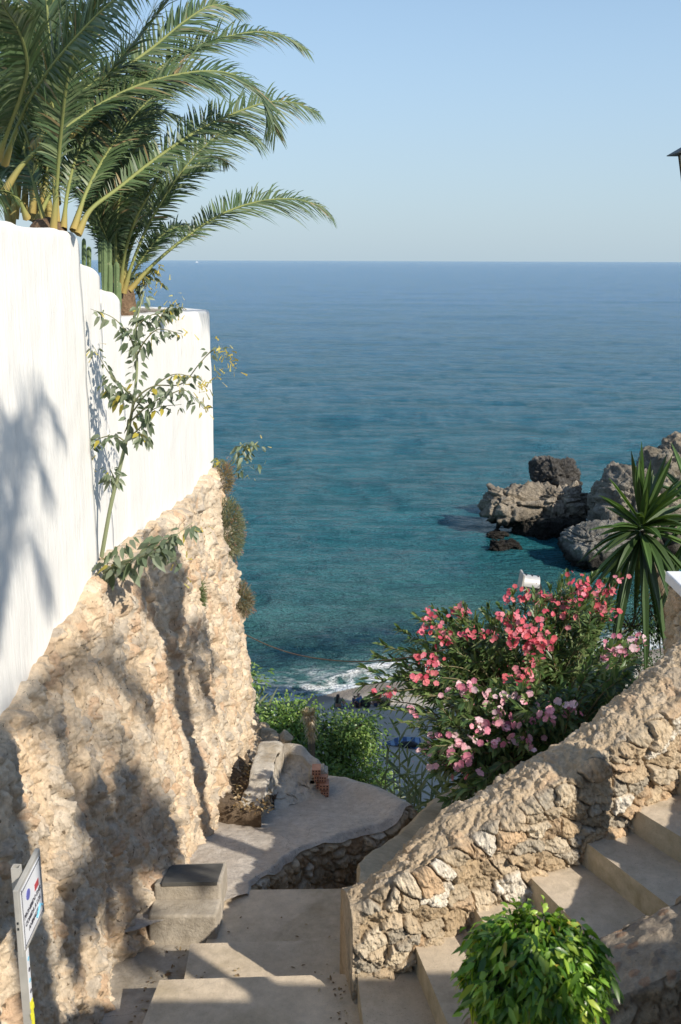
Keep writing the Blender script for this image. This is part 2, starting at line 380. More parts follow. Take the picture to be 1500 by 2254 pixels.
def cliff_mesh():        # the headland on the right, out of frame, whose shade lies on the sand
    path = [(74, 28.8), (56, 27.6), (42, 27.4), (33, 27.7), (28, 28.1), (24.5, 29.2), (21.5, 31.3), (18.5, 31), (16.5, 27), (15, 19), (13.5, 9)]
    P = np.array([list(p) for p in crv([(x, y, 0) for x, y in path], 120)])
    zt = np.linspace(0, 1, 40)
    G = np.zeros((120, 40, 3))
    G[:, :, 0] = P[:, None, 0]; G[:, :, 1] = P[:, None, 1]; G[:, :, 2] = (-.6+ .4*np.sin(P[:, None, 0]*.5))*(1-zt)+(-24)*zt
    n = gnormals(G); h = 1.0*fbm(G[..., 0]/3, G[..., 1]/3, G[..., 2]/4, 4, 91)
    G = G + n*h[..., None]*np.minimum(1, zt*3)[None, :, None]
    V = G.reshape(-1, 3); nb = len(V)
    back = P.copy(); back[:, 0] += 12; back[:, 1] -= 8; back[:, 2] = -.4
    V = np.concatenate([V, back]); i = np.arange(119)
    f2 = np.stack([i*40, (i+1)*40, nb+i+1, nb+i], -1)
    return np_mesh('cliff', V, [gridfaces(120, 40), f2], True)
tag(link_mesh('cliff', cliff_mesh(), M['hill']), 'brown headland cliff right of the beach', 'cliff', kind='structure')

# ------------------------------------------------------------------ sea rocks
def rock_lobes(lobes, seed, pebble=1.0):
    mbV, mbF, mbC, off = [], [], [], 0
    for q, (c, r, rot, rough, base) in enumerate(lobes):
        nu, nv = 220, 130
        a = np.linspace(0, 2*np.pi, nu); b = np.linspace(-np.pi/2, np.pi/2, nv)
        A, B = np.meshgrid(a, b, indexing='ij')
        D = np.stack([np.cos(A)*np.cos(B), np.sin(A)*np.cos(B), np.sin(B)], -1)
        ex = .85 if base[0] < .105 else .5   # boxy super-ellipsoid
        D2 = np.sign(D)*np.abs(D)**ex; D2 /= (np.abs(D2)**2.6).sum(-1, keepdims=True)**(1/2.6)
        R = np.array(r)
        P = D2*R
        s = seed+q*13
        fc1, fc2, fid, _, _ = worley(D[..., 0]*2.3+D[..., 2]*1.2+s, D[..., 1]*2.1+D[..., 2]*1.9, s+2); h = (.75*(fid-.5)*sst(.0, .22, fc2-fc1)-.3*sst(.25, .0, fc2-fc1))*rough
        h = h+.45*fbm(P[..., 0]/2.6, P[..., 1]/2.6, P[..., 2]/2.2, 3, s)*rough
        rd = 1-np.abs(fbm(P[..., 0]/1.3, P[..., 1]/1.3, P[..., 2]/1.1, 3, s+3)); h = h + .55*(rd-.6)*rough + .16*(1-2*np.abs(fbm(P[..., 0]/.5, P[..., 1]/.5, P[..., 2]/.45, 3, s+4)))*rough
        u = P[..., 0]/.42+P[..., 1]/.5; vv = P[..., 2]/.36+P[..., 1]*.3
        f1, f2, idd, _, _ = worley(u+fbm(u, vv, 0, 2, s)*.3, vv, s+5)
        h = h + .16*np.clip(.75-f1, 0, 1)*(idd > .35)*pebble + .05*fbm(P[..., 0]*3, P[..., 1]*3, P[..., 2]*3, 3, s+7)
        P = P + D*h[..., None]
        ca, sa = math.cos(rot), math.sin(rot)
        P = np.stack([P[..., 0]*ca-P[..., 1]*sa, P[..., 0]*sa+P[..., 1]*ca, P[..., 2]], -1)+np.array(c)
        tone = fbm(P[..., 0]/1.5, P[..., 1]/1.5, P[..., 2]/1.2, 3, s+8)
        hgt = P[..., 2]-SEA
        dk = np.array(base); lt = np.minimum(1, dk*2.1)
        k = np.clip(.45+.45*tone+.25*(idd-.5), 0, 1)[..., None]
        cc = dk*(1-k)+lt*k
        wet = sst(2.1, 1.0, hgt+.5*tone)[..., None]; cc = cc*(1-wet)+wet*np.array([.035, .032, .028])
        mbV.append(P.reshape(-1, 3)); mbF.append(gridfaces(nu, nv)+off); mbC.append(cc.reshape(-1, 3)); off += nu*nv
    return np.concatenate(mbV), np.concatenate(mbF), np.concatenate(mbC)
def rock(name, label, lobes, seed, group=None):
    V, Fq, C = rock_lobes(lobes, seed)
    return tag(link_mesh(name, np_mesh(name, V, Fq, True, C), M['rock']), label, 'rock', group)
def pz(px, py, y): return tuple(aty(px, py, y))
g = 'rocks standing in the sea'
p = Vector(pz(1165, 1108, 87)); q2 = Vector(pz(1232, 1060, 90))
rock('sea_rock', 'low brown sea rock with a dark hump, left of the big rock', [
    ((p.x-.1, p.y, p.z-.15), (4.1, 2.4, 1.65), .1, .9, (.27, .235, .19)),
    ((p.x+1.6, p.y-.4, SEA+.7), (3.0, 2.2, 1.9), 0, .8, (.13, .12, .10)),
    ((p.x+2.6, p.y-.8, p.z+.1), (2.0, 1.6, 1.7), .5, .9, (.27, .235, .19)),
    ((q2.x-.3, q2.y+.4, q2.z-.3), (2.3, 1.7, 2.3), .3, .9, (.10, .095, .09))], 100, g)
a = Vector(pz(1320, 1195, 77)); b = Vector(pz(1405, 1125, 81)); c_ = Vector(pz(1480, 1040, 83))
rock('sea_rock', 'tall grey sea rock with a sunlit pitted top, behind the yucca', [
    ((a.x+.6, a.y, a.z-.3), (3.5, 2.6, 1.7), .2, .6, (.20, .195, .18)),
    ((b.x+.3, b.y+.6, b.z-1.0), (3.9, 3.2, 4.4), .35, .9, (.235, .215, .185)),
    ((b.x+2.6, b.y+.4, b.z-.6), (3.4, 3.2, 5.6), .2, .9, (.26, .235, .19)),
    ((c_.x+1.4, c_.y+.6, c_.z-2.6), (3.2, 3.2, 5.4), .3, 1, (.28, .24, .19)),
    ((c_.x+6.4, c_.y+2, c_.z-3.4), (5.0, 3.4, 4.8), .2, 1, (.26, .23, .19))], 200, g)
for i, (x, y, r, lb) in enumerate([(1112, 1206, (1.35, .7, .55), 'small dark wet rock nearest the viewer in the water'), (1092, 1182, (.8, .4, .28), 'tiny dark rock just breaking the surface under the left rock'), (1198, 1186, (.7, .4, .3), 'tiny dark rock in the shade between the two large rocks')]):
    P = atz(x, y, SEA); rock('wet_rock', lb, [((P.x, P.y, SEA+.05), r, .2, .45, (.06, .055, .045))], 300+i*20, 'small rocks awash')

# ================================================================== LEFT RETAINING WALL
def Xw(y): return -1.42 + (np.asarray(y, float)-11.6)*.083
def zb(y): return np.interp(y, [3, 5.37, 6.4, 7.26, 9.8, 11.6], [-2.75, -2.47, -2.27, -2.14, -2.33, -2.25])
def pathz(y): return -4.75-.25*(np.asarray(y, float)-7)
STONES = [(.57, .44, .30), (.61, .49, .35), (.53, .40, .27), (.63, .54, .42), (.48, .41, .32), (.58, .43, .29), (.38, .345, .30), (.66, .58, .47), (.55, .38, .25), (.50, .45, .38)]
def left_stone():
    ny, nz = 900, 420
    y = 3.2*(11.75/3.2)**np.linspace(0, 1, ny); t = np.linspace(0, 1, nz)
    Y, T = np.meshgrid(y, t, indexing='ij')
    top = zb(Y)+.035*fbm(Y*5, 0, 0, 3, 401)
    bot = np.where(Y < 7, -5.2, pathz(Y)-.5)
    Z = top*(1-T)+bot*T
    k = np.interp(Y, [5.4, 11.6], [.17, .115])
    X = Xw(Y)+.075+k*(top-Z)+.10*sst(.75, 1, T)**2
    P = np.stack([X, Y, Z], -1)
    # turn the far end away from the viewer
    e = sst(11.2, 11.75, Y); P[..., 0] -= .55*e**2
    n = gnormals(P); n *= np.sign(n[..., :1])
    u, v = Y, Z
    wu = u+.05*fbm(u*4, v*3, 0, 3, 402); wv = v+.07*fbm(u*4, v*3, 7, 3, 403)
    big = .075*fbm(u/.6, v/2.4, 0, 3, 404)+.03*(1-2*np.abs(fbm(u/.3, v/1.3, 0, 3, 405)))
    f1, f2, idd, du, dv = worley(wu/.115, wv/.155, 406); st1 = (idd > .55)
    m1 = sst(.04, .22, f2-f1)*st1*np.clip(1.15-f1*1.1, 0, 1)
    g1, g2, id2, _, _ = worley(wu/.042, wv/.058, 407); m2 = sst(.05, .25, g2-g1)*(id2 > .5)*np.clip(1.1-g1, 0, 1)
    h = big+m1*(.016+.034*_h((idd*1e6), idd*0, idd*0, 3)) + m2*.016*(1-.5*m1)+.022*fbm(u*9, v*7, 0, 6, 408, .68)-.020*np.maximum(0, .35-np.abs(fbm(u*5, v*3.2, 2, 4, 414, .6)))
    pits = sst(.36, .62, fbm(u*6.5, v*5, 3, 3, 409)); h = h-.05*pits
    crv_ = sst(.30, .55, fbm(u*2.2, v*1.1, 11, 4, 416)); h = h-.055*crv_*(.5+.5*sst(0, .4, fbm(u*8, v*5, 2, 3, 417)))
    h = h*(.3+.7*sst(0, .02, T))
    P = P+n*h[..., None]
    base = np.array([.635, .53, .40]); kk = fbm(u*1.3, v*.9, 0, 3, 410)[..., None]
    c = base*(1+.14*kk)+np.array([.035, -.005, -.035])*fbm(u*3, v*1.2, 5, 3, 413)[..., None]
    c1 = pal(idd, STONES); mm = (m1 > .12)[..., None]*.75; c = c*(1-mm)+c1*mm
    c2 = pal(id2, STONES[::-1]); mm = (m2 > .15)[..., None]*.45; c = c*(1-mm)+c2*mm
    sh = P.shape
    V = P.reshape(-1, 3); C = c.reshape(-1, 3)
    # close the top back into the hill
    nb = len(V); topi = np.arange(ny)*nz
    B = P[:, 0].copy(); B[:, 0] -= .5; V = np.concatenate([V, B]); C = np.concatenate([C, c[:, 0]])
    i = np.arange(ny-1); ft = np.stack([topi[i], nb+i, nb+i+1, topi[i+1]], -1)
    return np_mesh('stone_base', V, [gridfaces(ny, nz), ft], True, np.clip(C, 0, 1))
LW = thing('retaining_wall', 'tall wall on the left, whitewashed above and rough pebbly stone below', 'wall', (-1.6, 8, -5))
link_mesh('stone_base', left_stone(), M['stone'], LW)

def sweep(path, prof, name, mats, parent, zs=None, disp=0.006, capstart=True, capend=True, mi=None, seed=1, col=None):
    """path: list of (x,y,ztop); prof: list of (inset d to the left of travel, dz)"""
    P = np.array(path, float); n = len(P); d = np.gradient(P[:, :2], axis=0); d /= np.linalg.norm(d, axis=1, keepdims=True)
    L = np.stack([-d[:, 1], d[:, 0]], -1)
    pr = np.array(prof, float); k = len(pr)
    G = np.zeros((n, k, 3))
    G[:, :, :2] = P[:, None, :2]+L[:, None, :]*pr[None, :, 0:1]; G[:, :, 2] = P[:, None, 2]+pr[None, :, 1]
    nn = gnormals(G)
    h = disp*(fbm(G[..., 0]*2, G[..., 1]*2, G[..., 2]*1.2, 3, seed)+.5*fbm(G[..., 0]*9, G[..., 1]*9, G[..., 2]*6, 2, seed+1)); G = G+nn*h[..., None]
    V = G.reshape(-1, 3); fs = gridfaces(n, k); m_ = np.zeros(len(fs), int)
    if mi is not None: m_ = np.tile(np.array(mi), n-1)
    faces = [fs]; ms = [m_]
    caps = []
    if capstart: caps.append(np.arange(k))
    if capend: caps.append(((n-1)*k+np.arange(k))[::-1])
    for c in caps: faces.append(c[None, :]); ms.append([0])
    me = np_mesh(name, V, faces, True, None if col is None else np.broadcast_to(np.array(col), V.shape), np.concatenate(ms))
    return link_mesh(name, me, mats, parent)
def densify(pts, step):
    out = []
    for a, b in zip(pts[:-1], pts[1:]):
        a = np.array(a, float); b = np.array(b, float); m_ = max(1, int(np.linalg.norm(b-a)/step))
        for q in range(m_): out.append(a+(b-a)*q/m_)
    out.append(np.array(pts[-1], float)); return out
def wall_profile(th, depth, r=.03):
    """outer face up, rounded top, inner face down (inset grows to the left of travel)"""
    pr = [(0, -depth)]
    z = -depth
    while z < -r-.06: z += .06; pr.append((0, min(z, -r)))
    for a in np.linspace(0, 90, 6): pr.append((r-r*math.cos(rad(a)), -r+r*math.sin(rad(a))))
    for a in np.linspace(0, 90, 6): pr.append((th-r+r*math.sin(rad(a)), -r+r*math.cos(rad(a))))
    pr.append((th, -.3)); pr.append((th, -.8)); return pr
def wall_sec(y0, y1, z0, z1, off, seed, r=.035):
    n = max(6, int((y1-y0)/.045)); ys = np.linspace(y0, y1, n)
    path = [(Xw(y)+off, y, z0+(z1-z0)*(y-y0)/(y1-y0)+.008*math.sin(y*7+seed)) for y in ys]
    # soften the free far end of each step
    for q, back in ((1, .035), (2, .012)):
        x, y, z = path[-q]; path[-q] = (x, y, z-back)
    sweep(path, wall_profile(.4, 2.95, r), 'wall_section', M['white'], LW, seed=seed, disp=.009)
wall_sec(3.4, 7.10, .25, .175, .04, 11)
wall_sec(7.08, 7.62, -.01, -.055, .0, 21)
wall_sec(7.60, 8.08, -.205, -.255, -.004, 31)
pd = [(Xw(y)+.002, y, -.43-.1*(y-8.05)/3.3) for y in np.linspace(8.05, 11.35, 60)]
for a in np.linspace(6, 78, 12):
    pd.append((Xw(11.35)-.55+.55*math.cos(rad(a)), 11.35+.55*math.sin(rad(a))*1.15, -.535))
pd += [(-2.3, 12.25, -.53), (-2.8, 12.5, -.52), (-3.4, 12.5, -.5)]
pr = wall_profile(.24, 2.3, .04); k_in = len(pr)-3
sweep(pd, pr, 'wall_section', [M['white'], M['cement']], LW, seed=41, disp=.008, mi=[0]*(k_in-3)+[1]*(len(pr)-1-(k_in-3)))
# bare cement end face under the far corner and soil inside the planters
sm = MB(); sm.prism([(-3.2, 8.0), (Xw(8)-.2, 8.0), (Xw(11.2)-.2, 11.3), (-2.0, 12.0), (-3.3, 12.3)], -1.3, -.66); sm.build('planter_soil', M['soil'], LW)
sm = MB(); sm.prism([(-3.4, 4), (Xw(4)-.3, 4), (Xw(7)-.3, 7.05), (-3.4, 7.05)], -1, .06); sm.build('planter_soil', M['soil'], LW)
sm = MB(); sm.prism([(-3.4, 7.06), (Xw(7)-.3, 7.06), (Xw(8)-.3, 7.98), (-3.4, 7.98)], -1, -.4); sm.build('planter_soil', M['soil'], LW)

# ================================================================== PATH AND MAIN STEPS
def path_surface():
    Lp = [(300, 2080), (345, 2010), (395, 1930), (440, 1860), (470, 1805), (500, 1760), (540, 1700), (575, 1650), (592, 1634)]
    Rp = [(548, 1965), (556, 1950), (575, 1930), (605, 1905), (655, 1873), (720, 1848), (800, 1827), (880, 1806), (915, 1784)]
    L = [atp(x, y, -3.0, -.25) for x, y in Lp]; R = [atp(x, y, -3.0, -.25) for x, y in Rp]
    L = crv(L, 160); R = crv(R, 160)
    A = np.array([list(q) for q in L]); B = np.array([list(q) for q in R]); A[:, 0] -= .3
    s = np.linspace(0, 1, 110)
    G = A[:, None, :]*(1-s)[None, :, None]+B[:, None, :]*s[None, :, None]
    tt = np.linspace(0, 1, 160)[:, None]; ss = s[None, :]
    # raised lip at the far right corner and a worn edge beside the drop
    G[..., 2] += .13*sst(.80, .95, tt)*sst(.45, .75, ss)*(1-.25*sst(.93, 1, tt)*ss)
    G[..., 2] += .014*fbm(G[..., 0]*2.4, G[..., 1]*2.4, 0, 4, 501)+.004*fbm(G[..., 0]*14, G[..., 1]*14, 0, 2, 502)
    G[..., 2] -= .05*sst(.965, 1, ss)**2*(1+.6*fbm(G[..., 1]*5, 0, 0, 2, 503))
    G[..., 2] -= .06*sst(.97, 1, tt)**2
    G[..., 0] += .03*fbm(G[..., 1]*4, G[..., 0]*0, 0, 3, 504)*sst(.9, 1, ss)
    V = G.reshape(-1, 3); n, k = 160, 110
    sk = G[-1].copy(); sk[:, 2] -= 2; nb = len(V); V = np.concatenate([V, sk]); i = np.arange(k-1); b0 = (n-1)*k
    return np_mesh('path', V, [gridfaces(n, k, True), np.stack([b0+i, b0+i+1, nb+i+1, nb+i], -1)], True), G[:, -1].copy()
pm, PEDGE = path_surface()
tag(link_mesh('path', pm, M['path']), 'worn pale concrete path sloping down beside the stone wall', 'path', kind='structure')

STONES2 = [(.52, .41, .28), (.56, .45, .31), (.49, .38, .25), (.58, .48, .35), (.53, .40, .27), (.50, .42, .31), (.46, .36, .24), (.60, .52, .40), (.55, .405, .265), (.47, .42, .34), (.72, .67, .58), (.56, .46, .33), (.60, .51, .38), (.52, .43, .31)]
def rubble(s, t, su, sv, seed, hmax=.06, mort=.18, warp=.25):
    """relief height + colour of a rubble face; s,t metres"""
    u = s/su+warp*1.3*fbm(s*3.2/su*.2, t*3.2/sv*.2, 0, 4, seed+1); v = t/sv+warp*fbm(s*3.2/su*.2, t*3.2/sv*.2, 9, 3, seed+2)
    f1, f2, idd, du, dv = worley(u, v, seed, .95)
    e = f2-f1
    c_pal = STONES2
    r1 = _h(idd*1e6, idd*0, idd*0, 1); r2 = _h(idd*1e6, idd*0, idd*0, 2)-.5; r3 = _h(idd*1e6, idd*0, idd*0, 3)-.5
    mk = sst(.02, mort, e)
    # little chinking stones in the gaps
    g1, g2, id2, _, _ = worley(s/(su*.3)+.3*fbm(s*9, t*9, 0, 2, seed+6), t/(sv*.34), seed+4); chink = sst(.05, .3, g2-g1)*(id2 > .45)*(1-mk)
    h = mk*hmax*(.45+.55*r1)*(1-.35*np.clip(f1, 0, 1)**2)+mk*hmax*1.1*(r2*du+r3*dv)+chink*hmax*.35
    h = h+mk*(.24*hmax*fbm(s*15, t*15, idd*50, 6, seed+7, .68))+.006*fbm(s*30, t*30, 0, 4, seed+8, .65)
    c = pal(_h(idd*1e6, idd*0, idd*0, 5), c_pal)*(.85+.3*r1)[..., None]
    mc = np.array([.45, .36, .255])*(1+.12*fbm(s*6, t*6, 0, 2, seed+9))[..., None]
    c = mc*(1-mk[..., None])+c*mk[..., None]
    return h, c, mk
def path_wall():
    top = PEDGE[3:]; n = 420
    arc = np.concatenate([[0], np.cumsum(np.linalg.norm(np.diff(top[:, :2], axis=0), axis=1))]); s = np.linspace(0, arc[-1], n)
    T = np.stack([np.interp(s, arc, top[:, q]) for q in range(3)], -1); nz = 260
    tt = np.linspace(0, 2.6, nz)
    G = np.repeat(T[:, None, :], nz, 1).copy(); G[..., 2] -= tt[None, :]+.01
    d = np.gradient(T[:, :2], axis=0); d /= np.linalg.norm(d, axis=1, keepdims=True)
    nr = np.stack([d[:, 1], -d[:, 0]], -1)
    S, TT = np.meshgrid(s, tt, indexing='ij')
    h, c, mk = rubble(S, TT, .15, .12, 620, .055, .25)
    h = h*sst(0, .03, TT)-.015+.05*TT
    G[..., :2] += nr[:, None, :]*h[..., None]
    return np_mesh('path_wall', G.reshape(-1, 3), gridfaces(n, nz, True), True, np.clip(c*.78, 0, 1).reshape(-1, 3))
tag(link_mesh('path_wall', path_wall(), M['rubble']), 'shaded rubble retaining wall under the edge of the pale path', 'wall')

ST = thing('staircase', 'broad concrete steps going down in the middle foreground', 'steps', (-.4, 5.6, -4.6))
def step(poly, z, zbot, parent, bev=.012, split=True):
    m_ = MB(); pts = [(p[0], p[1], z) for p in poly]
    m_.prism(pts, zbot, z, 0, 1)
    return m_.build('step', [M['tread'], M['riser']], parent, bevel=bev, seg=3)
def zpts(l, z): return [tuple(atz(x, y, z)) for x, y in l]
f1 = zpts([(352, 2157), (796, 2141)], -4.40); n1 = atz(325, 2290, -4.40)
step([(n1.x-.25, 3.2), (.55, 3.2), (.30, f1[1][1]), f1[0], ], -4.40, -6, ST)
f2 = zpts([(420, 2077), (800, 2066)], -4.58)
b2 = atz(404, 2165, -4.58)
step([(b2.x, b2.y), (.32, b2.y), (.32, f2[1][1]), f2[0]], -4.58, -6, ST)
f3 = zpts([(508, 1959), (800, 1955)], -4.76); b3 = atz(450, 2082, -4.76)
step([(b3.x, b3.y), (.34, b3.y), (.34, f3[1][1]), f3[0]], -4.76, -6.5, ST)
# gutter beside the steps
gm = MB()
gq = lambda x, y: (x, y, -4.60-.2*(y-5.4))
gp = [gq(-2.1, 4.4), gq(-.1, 4.4), gq(-.1, 6.6), gq(-.62, 7.25), gq(-1.6, 7.25)]
gm.prism(gp, -6, -4.72); go = gm.build('gutter', M['cement']); tag(go, 'narrow cement gutter between the steps and the stone wall', 'gutter', kind='structure')
# concrete block with lid
def hexa(name, top, zbot, mats, parent=None, bevel=.012, flare=1.0, mi=0):
    m_ = MB(); c = sum((Vector(p) for p in top), Vector())/len(top)
    n = len(top); bot = [((p[0]-c.x)*flare+c.x, (p[1]-c.y)*flare+c.y, p[2]-.03 if zbot is None else zbot) for p in top]
    m_.add(list(map(tuple, top))+bot, [tuple(range(n))]+[(i, n+i, n+(i+1) % n, (i+1) % n) for i in range(n)], mi)
    return m_.build(name, mats, parent, bevel=bevel, seg=3)
def on(px, py, a=-2.78, b=-.25): return tuple(atp(px, py, a, b))
UB = thing('utility_box', 'low concrete utility box with a grey ribbed lid beside the wall', 'utility box', tuple(atp(425, 1940, -3, -.25)))
bx = [on(338, 1945), on(486, 1943), on(500, 1896), on(366, 1902)]
hexa('housing', bx, -5.2, M['cement'], UB, .02, 1.02)
ld = [on(356, 1943, -2.768), on(478, 1941, -2.768), on(492, 1900, -2.768), on(374, 1904, -2.768)]
lid = hexa('lid', ld, None, M['grate'], UB, .004)
cb = zpts([(326, 2014), (476, 2016), (488, 1976), (338, 1978)], -4.57)
tag(hexa('concrete_block', cb, -5.1, M['cement'], None, .02, 1.03), 'plain concrete block in the gutter below the utility box', 'block')

# ================================================================== SIDE STAIRS AND RUBBLE WALLS ON THE RIGHT
RISE = .17
def zk(k): return -4.4+RISE*k
LK = {1: (787, 2145), 2: (912, 2077), 3: (1039, 1991), 4: (1158, 1921), 5: (1277, 1844), 6: (1384, 1772), 7: (1484, 1690)}
ANG = {1: 3.8, 2: 11.5, 3: 16, 4: 21.8, 5: 26.3, 6: 30, 7: 33, 8: 36, 9: 38, 10: 40}
LP = {k: Vector(atz(x, y, zk(k))) for k, (x, y) in LK.items()}
for k in (8, 9, 10):
    d = (LP[k-1]-LP[k-2]); d = Matrix.Rotation(rad(7), 3, 'Z') @ d; LP[k] = LP[k-1]+d; LP[k].z = zk(k)
SS = thing('staircase', 'narrow concrete side stairs climbing to the right beside the rubble wall', 'steps', (1.2, 5.2, -4))
for k in range(1, 10):
    a0, a1 = rad(ANG[k]), rad(ANG[k+1]); L0, L1 = LP[k], LP[k+1]
    d0 = Vector((math.sin(a0), -math.cos(a0), 0)); d1 = Vector((math.sin(a1), -math.cos(a1), 0))
    w_ = 1.15 if k > 2 else 1.5
    L0 = L0-d0*.25; L1 = L1-d1*.25
    e = (d0+d1)*.0
    poly = [L0, L0+d0*(w_+.25), L1+d1*(w_+.25)+Vector((.02, .0, 0)), L1+Vector((.02, 0, 0))]
    step([tuple(q) for q in poly], zk(k), -6.2, SS, .014)

def front_line(n):
    P = [LP[k] for k in range(1, 11)]; d = (LP[2]-LP[1]).normalized()
    P = [LP[1]-Vector((.035, .0, .03))]+P[1:]
    return crv(P, n)
def stair_wall():
    n = 1000
    B = np.array([list(q) for q in front_line(n)])
    d = np.gradient(B[:, :2], axis=0); d /= np.linalg.norm(d, axis=1, keepdims=True); L = np.stack([-d[:, 1], d[:, 0]], -1)
    arc = np.concatenate([[0], np.cumsum(np.linalg.norm(np.diff(B, axis=0), axis=1))])
    prof = [(0, -.75)]
    h = -.75
    while h < .42: h += .0085; prof.append((0, h))
    c0 = [(.0, .43), (.012, .458), (.035, .482), (.07, .498)]
    prof += c0
    d_ = .07
    while d_ < .35: d_ += .008; prof.append((d_, .498+.035*math.sin((d_-.07)/.28*math.pi)-.02*(d_-.07)/.28))
    prof += [(.375, .465), (.39, .43), (.40, .35), (.41, .1), (.42, -.4), (.42, -1.0)]
    pr = np.array(prof); ap = np.concatenate([[0], np.cumsum(np.linalg.norm(np.diff(pr, axis=0), axis=1))]); au = np.concatenate([np.linspace(0, .40, 20)[:-1], np.arange(.40, 1.62, .0062), np.linspace(1.63, ap[-1], 40)]); pr = np.stack([np.interp(au, ap, pr[:, 0]), np.interp(au, ap, pr[:, 1])], -1); k = len(pr)
    G = np.zeros((n, k, 3)); G[:, :, :2] = B[:, None, :2]+L[:, None, :]*pr[None, :, 0:1]; G[:, :, 2] = B[:, None, 2]+pr[None, :, 1]
    # the coping leans backwards at the low end, where it dies into the sloping parapet
    lo = 1.35*sst(1.1, 0, arc)[:, None]*np.clip(pr[None, :, 0]/.4, 0, 1); G[..., 2] -= .10*lo
    arcp = np.concatenate([[0], np.cumsum(np.linalg.norm(np.diff(pr, axis=0), axis=1))])
    S, T = np.meshgrid(arc, arcp, indexing='ij')
    arch = np.concatenate([[0], np.cumsum(np.linalg.norm(np.diff(B[:, :2], axis=0), axis=1))])
    hh, c, mk = rubble(np.broadcast_to(arch[:, None], S.shape)+0, T+B[:, None, 2]+5, .150, .108, 700, .075, .11)
    nn = gnormals(G); nn *= -np.sign((nn[:, 20:100, 1]).mean())
    topz = sst(.0, .05, pr[:, 0])[None, :]*np.ones((n, 1)); topz = np.clip(topz+.35*fbm(S*5, T*5, 3, 3, 705)*(topz > .01)*(topz < .99), 0, 1)
    # coping: mortar with stones poking through in diagonal streaks
    u = (S*.9+T*.4)/.13; v = (T*.9-S*.4)/.085
    f1, f2, idd, _, _ = worley(u+.8*fbm(S*5, T*5, 0, 3, 707), v+.8*fbm(S*5, T*5, 7, 3, 712), 706)
    ht = .020*np.clip(.7-f1, 0, 1)*(idd > .6)+.014*fbm(S*7, T*7, 0, 6, 708, .68)-.015*np.maximum(0, .3-np.abs(fbm(S*5, T*6, 4, 4, 713)))*3+.012*np.maximum(0, fbm(S*20, T*20, 0, 3, 709))
    ct = np.array([.52, .415, .29])*(1+.1*fbm(S*4, T*4, 0, 3, 710))[..., None]; ps = ((idd > .42) & (f1 < .5))[..., None]; ct = np.where(ps, ct*.6+.4*pal(idd, STONES), ct)
    H = hh*(1-topz)+ht*topz; c = c*(1-topz[..., None])+ct*topz[..., None]
    # smooth plastered left corner
    pl = sst(.07, .0, S+.05*fbm(S*6, T*6, 0, 3, 711))*sst(.55, .9, T); H = H*(1-.8*pl)+.02*pl; c = c*(1-pl[..., None])+pl[..., None]*np.array([.50, .41, .30])
    for q in range(3): nn[..., q] = np.apply_along_axis(lambda a: np.convolve(np.pad(a, 6, 'edge'), np.ones(13)/13, 'valid'), 1, nn[..., q])
    nn = nn/np.linalg.norm(nn, axis=-1, keepdims=True)
    G = G+nn*H[..., None]
    V = G.reshape(-1, 3); cap = np.arange(k)
    return np_mesh('stone_face', V, [gridfaces(n, k, True), np.arange(k)[::-1][None, :]], True, np.clip(c, 0, 1).reshape(-1, 3))
SW = thing('stair_wall', 'sunlit rubble stone wall climbing along the narrow side stairs', 'wall', tuple(LP[1]))
link_mesh('stone_face', stair_wall(), M['rubble'], SW)
def parapet():
    # smooth sandy slope behind the low end of the wall, falling away beside the lower flight
    E = [(790, 1990, 5.75), (791, 1915, 6.05), (793, 1890, 6.3), (845, 1850, 6.9), (875, 1826, 7.25), (905, 1800, 7.6), (938, 1764, 8.15), (1010, 1715, 9.0), (1075, 1660, 10.0)]
    L = np.array([list(q) for q in crv([aty(x, y, Y) for x, y, Y in E], 120)])
    r0 = [(.12, 5.62), (.22, 5.78), (.45, 5.95), (1.0, 6.3), (1.35, 6.6), (1.6, 7.0), (1.9, 7.6), (2.2, 8.6), (2.5, 9.6)]
    R = np.array([list(q) for q in crv([(x, y, E_) for (x, y), E_ in zip(r0, L[np.linspace(0, 119, 9).astype(int), 2])], 120)])
    s = np.linspace(0, 1, 60)
    G = L[:, None]*(1-s)[None, :, None]+R[:, None]*s[None, :, None]
    G[..., 2] += .012*fbm(G[..., 0]*3, G[..., 1]*3, 0, 4, 731)-.05*sst(.06, 0, s)[None, :]**2
    G[..., 0] += .02*fbm(G[..., 1]*7, 0*G[..., 0], 0, 3, 732)*sst(.12, 0, s)[None, :]
    side = np.repeat(G[:, :1], 30, 1).copy(); side[..., 2] -= np.linspace(2.4, 0.001, 30)[None, :]
    side[..., 0] += .02*fbm(side[..., 1]*6, side[..., 2]*6, 0, 3, 733)*np.linspace(1, 0, 30)[None, :]
    G = np.concatenate([side, G], 1)
    return np_mesh('parapet', G.reshape(-1, 3), gridfaces(120, 90, True), True)
tag(link_mesh('parapet', parapet(), M['sandslope']), 'smooth sandy parapet slope running down behind the rubble wall', 'parapet')

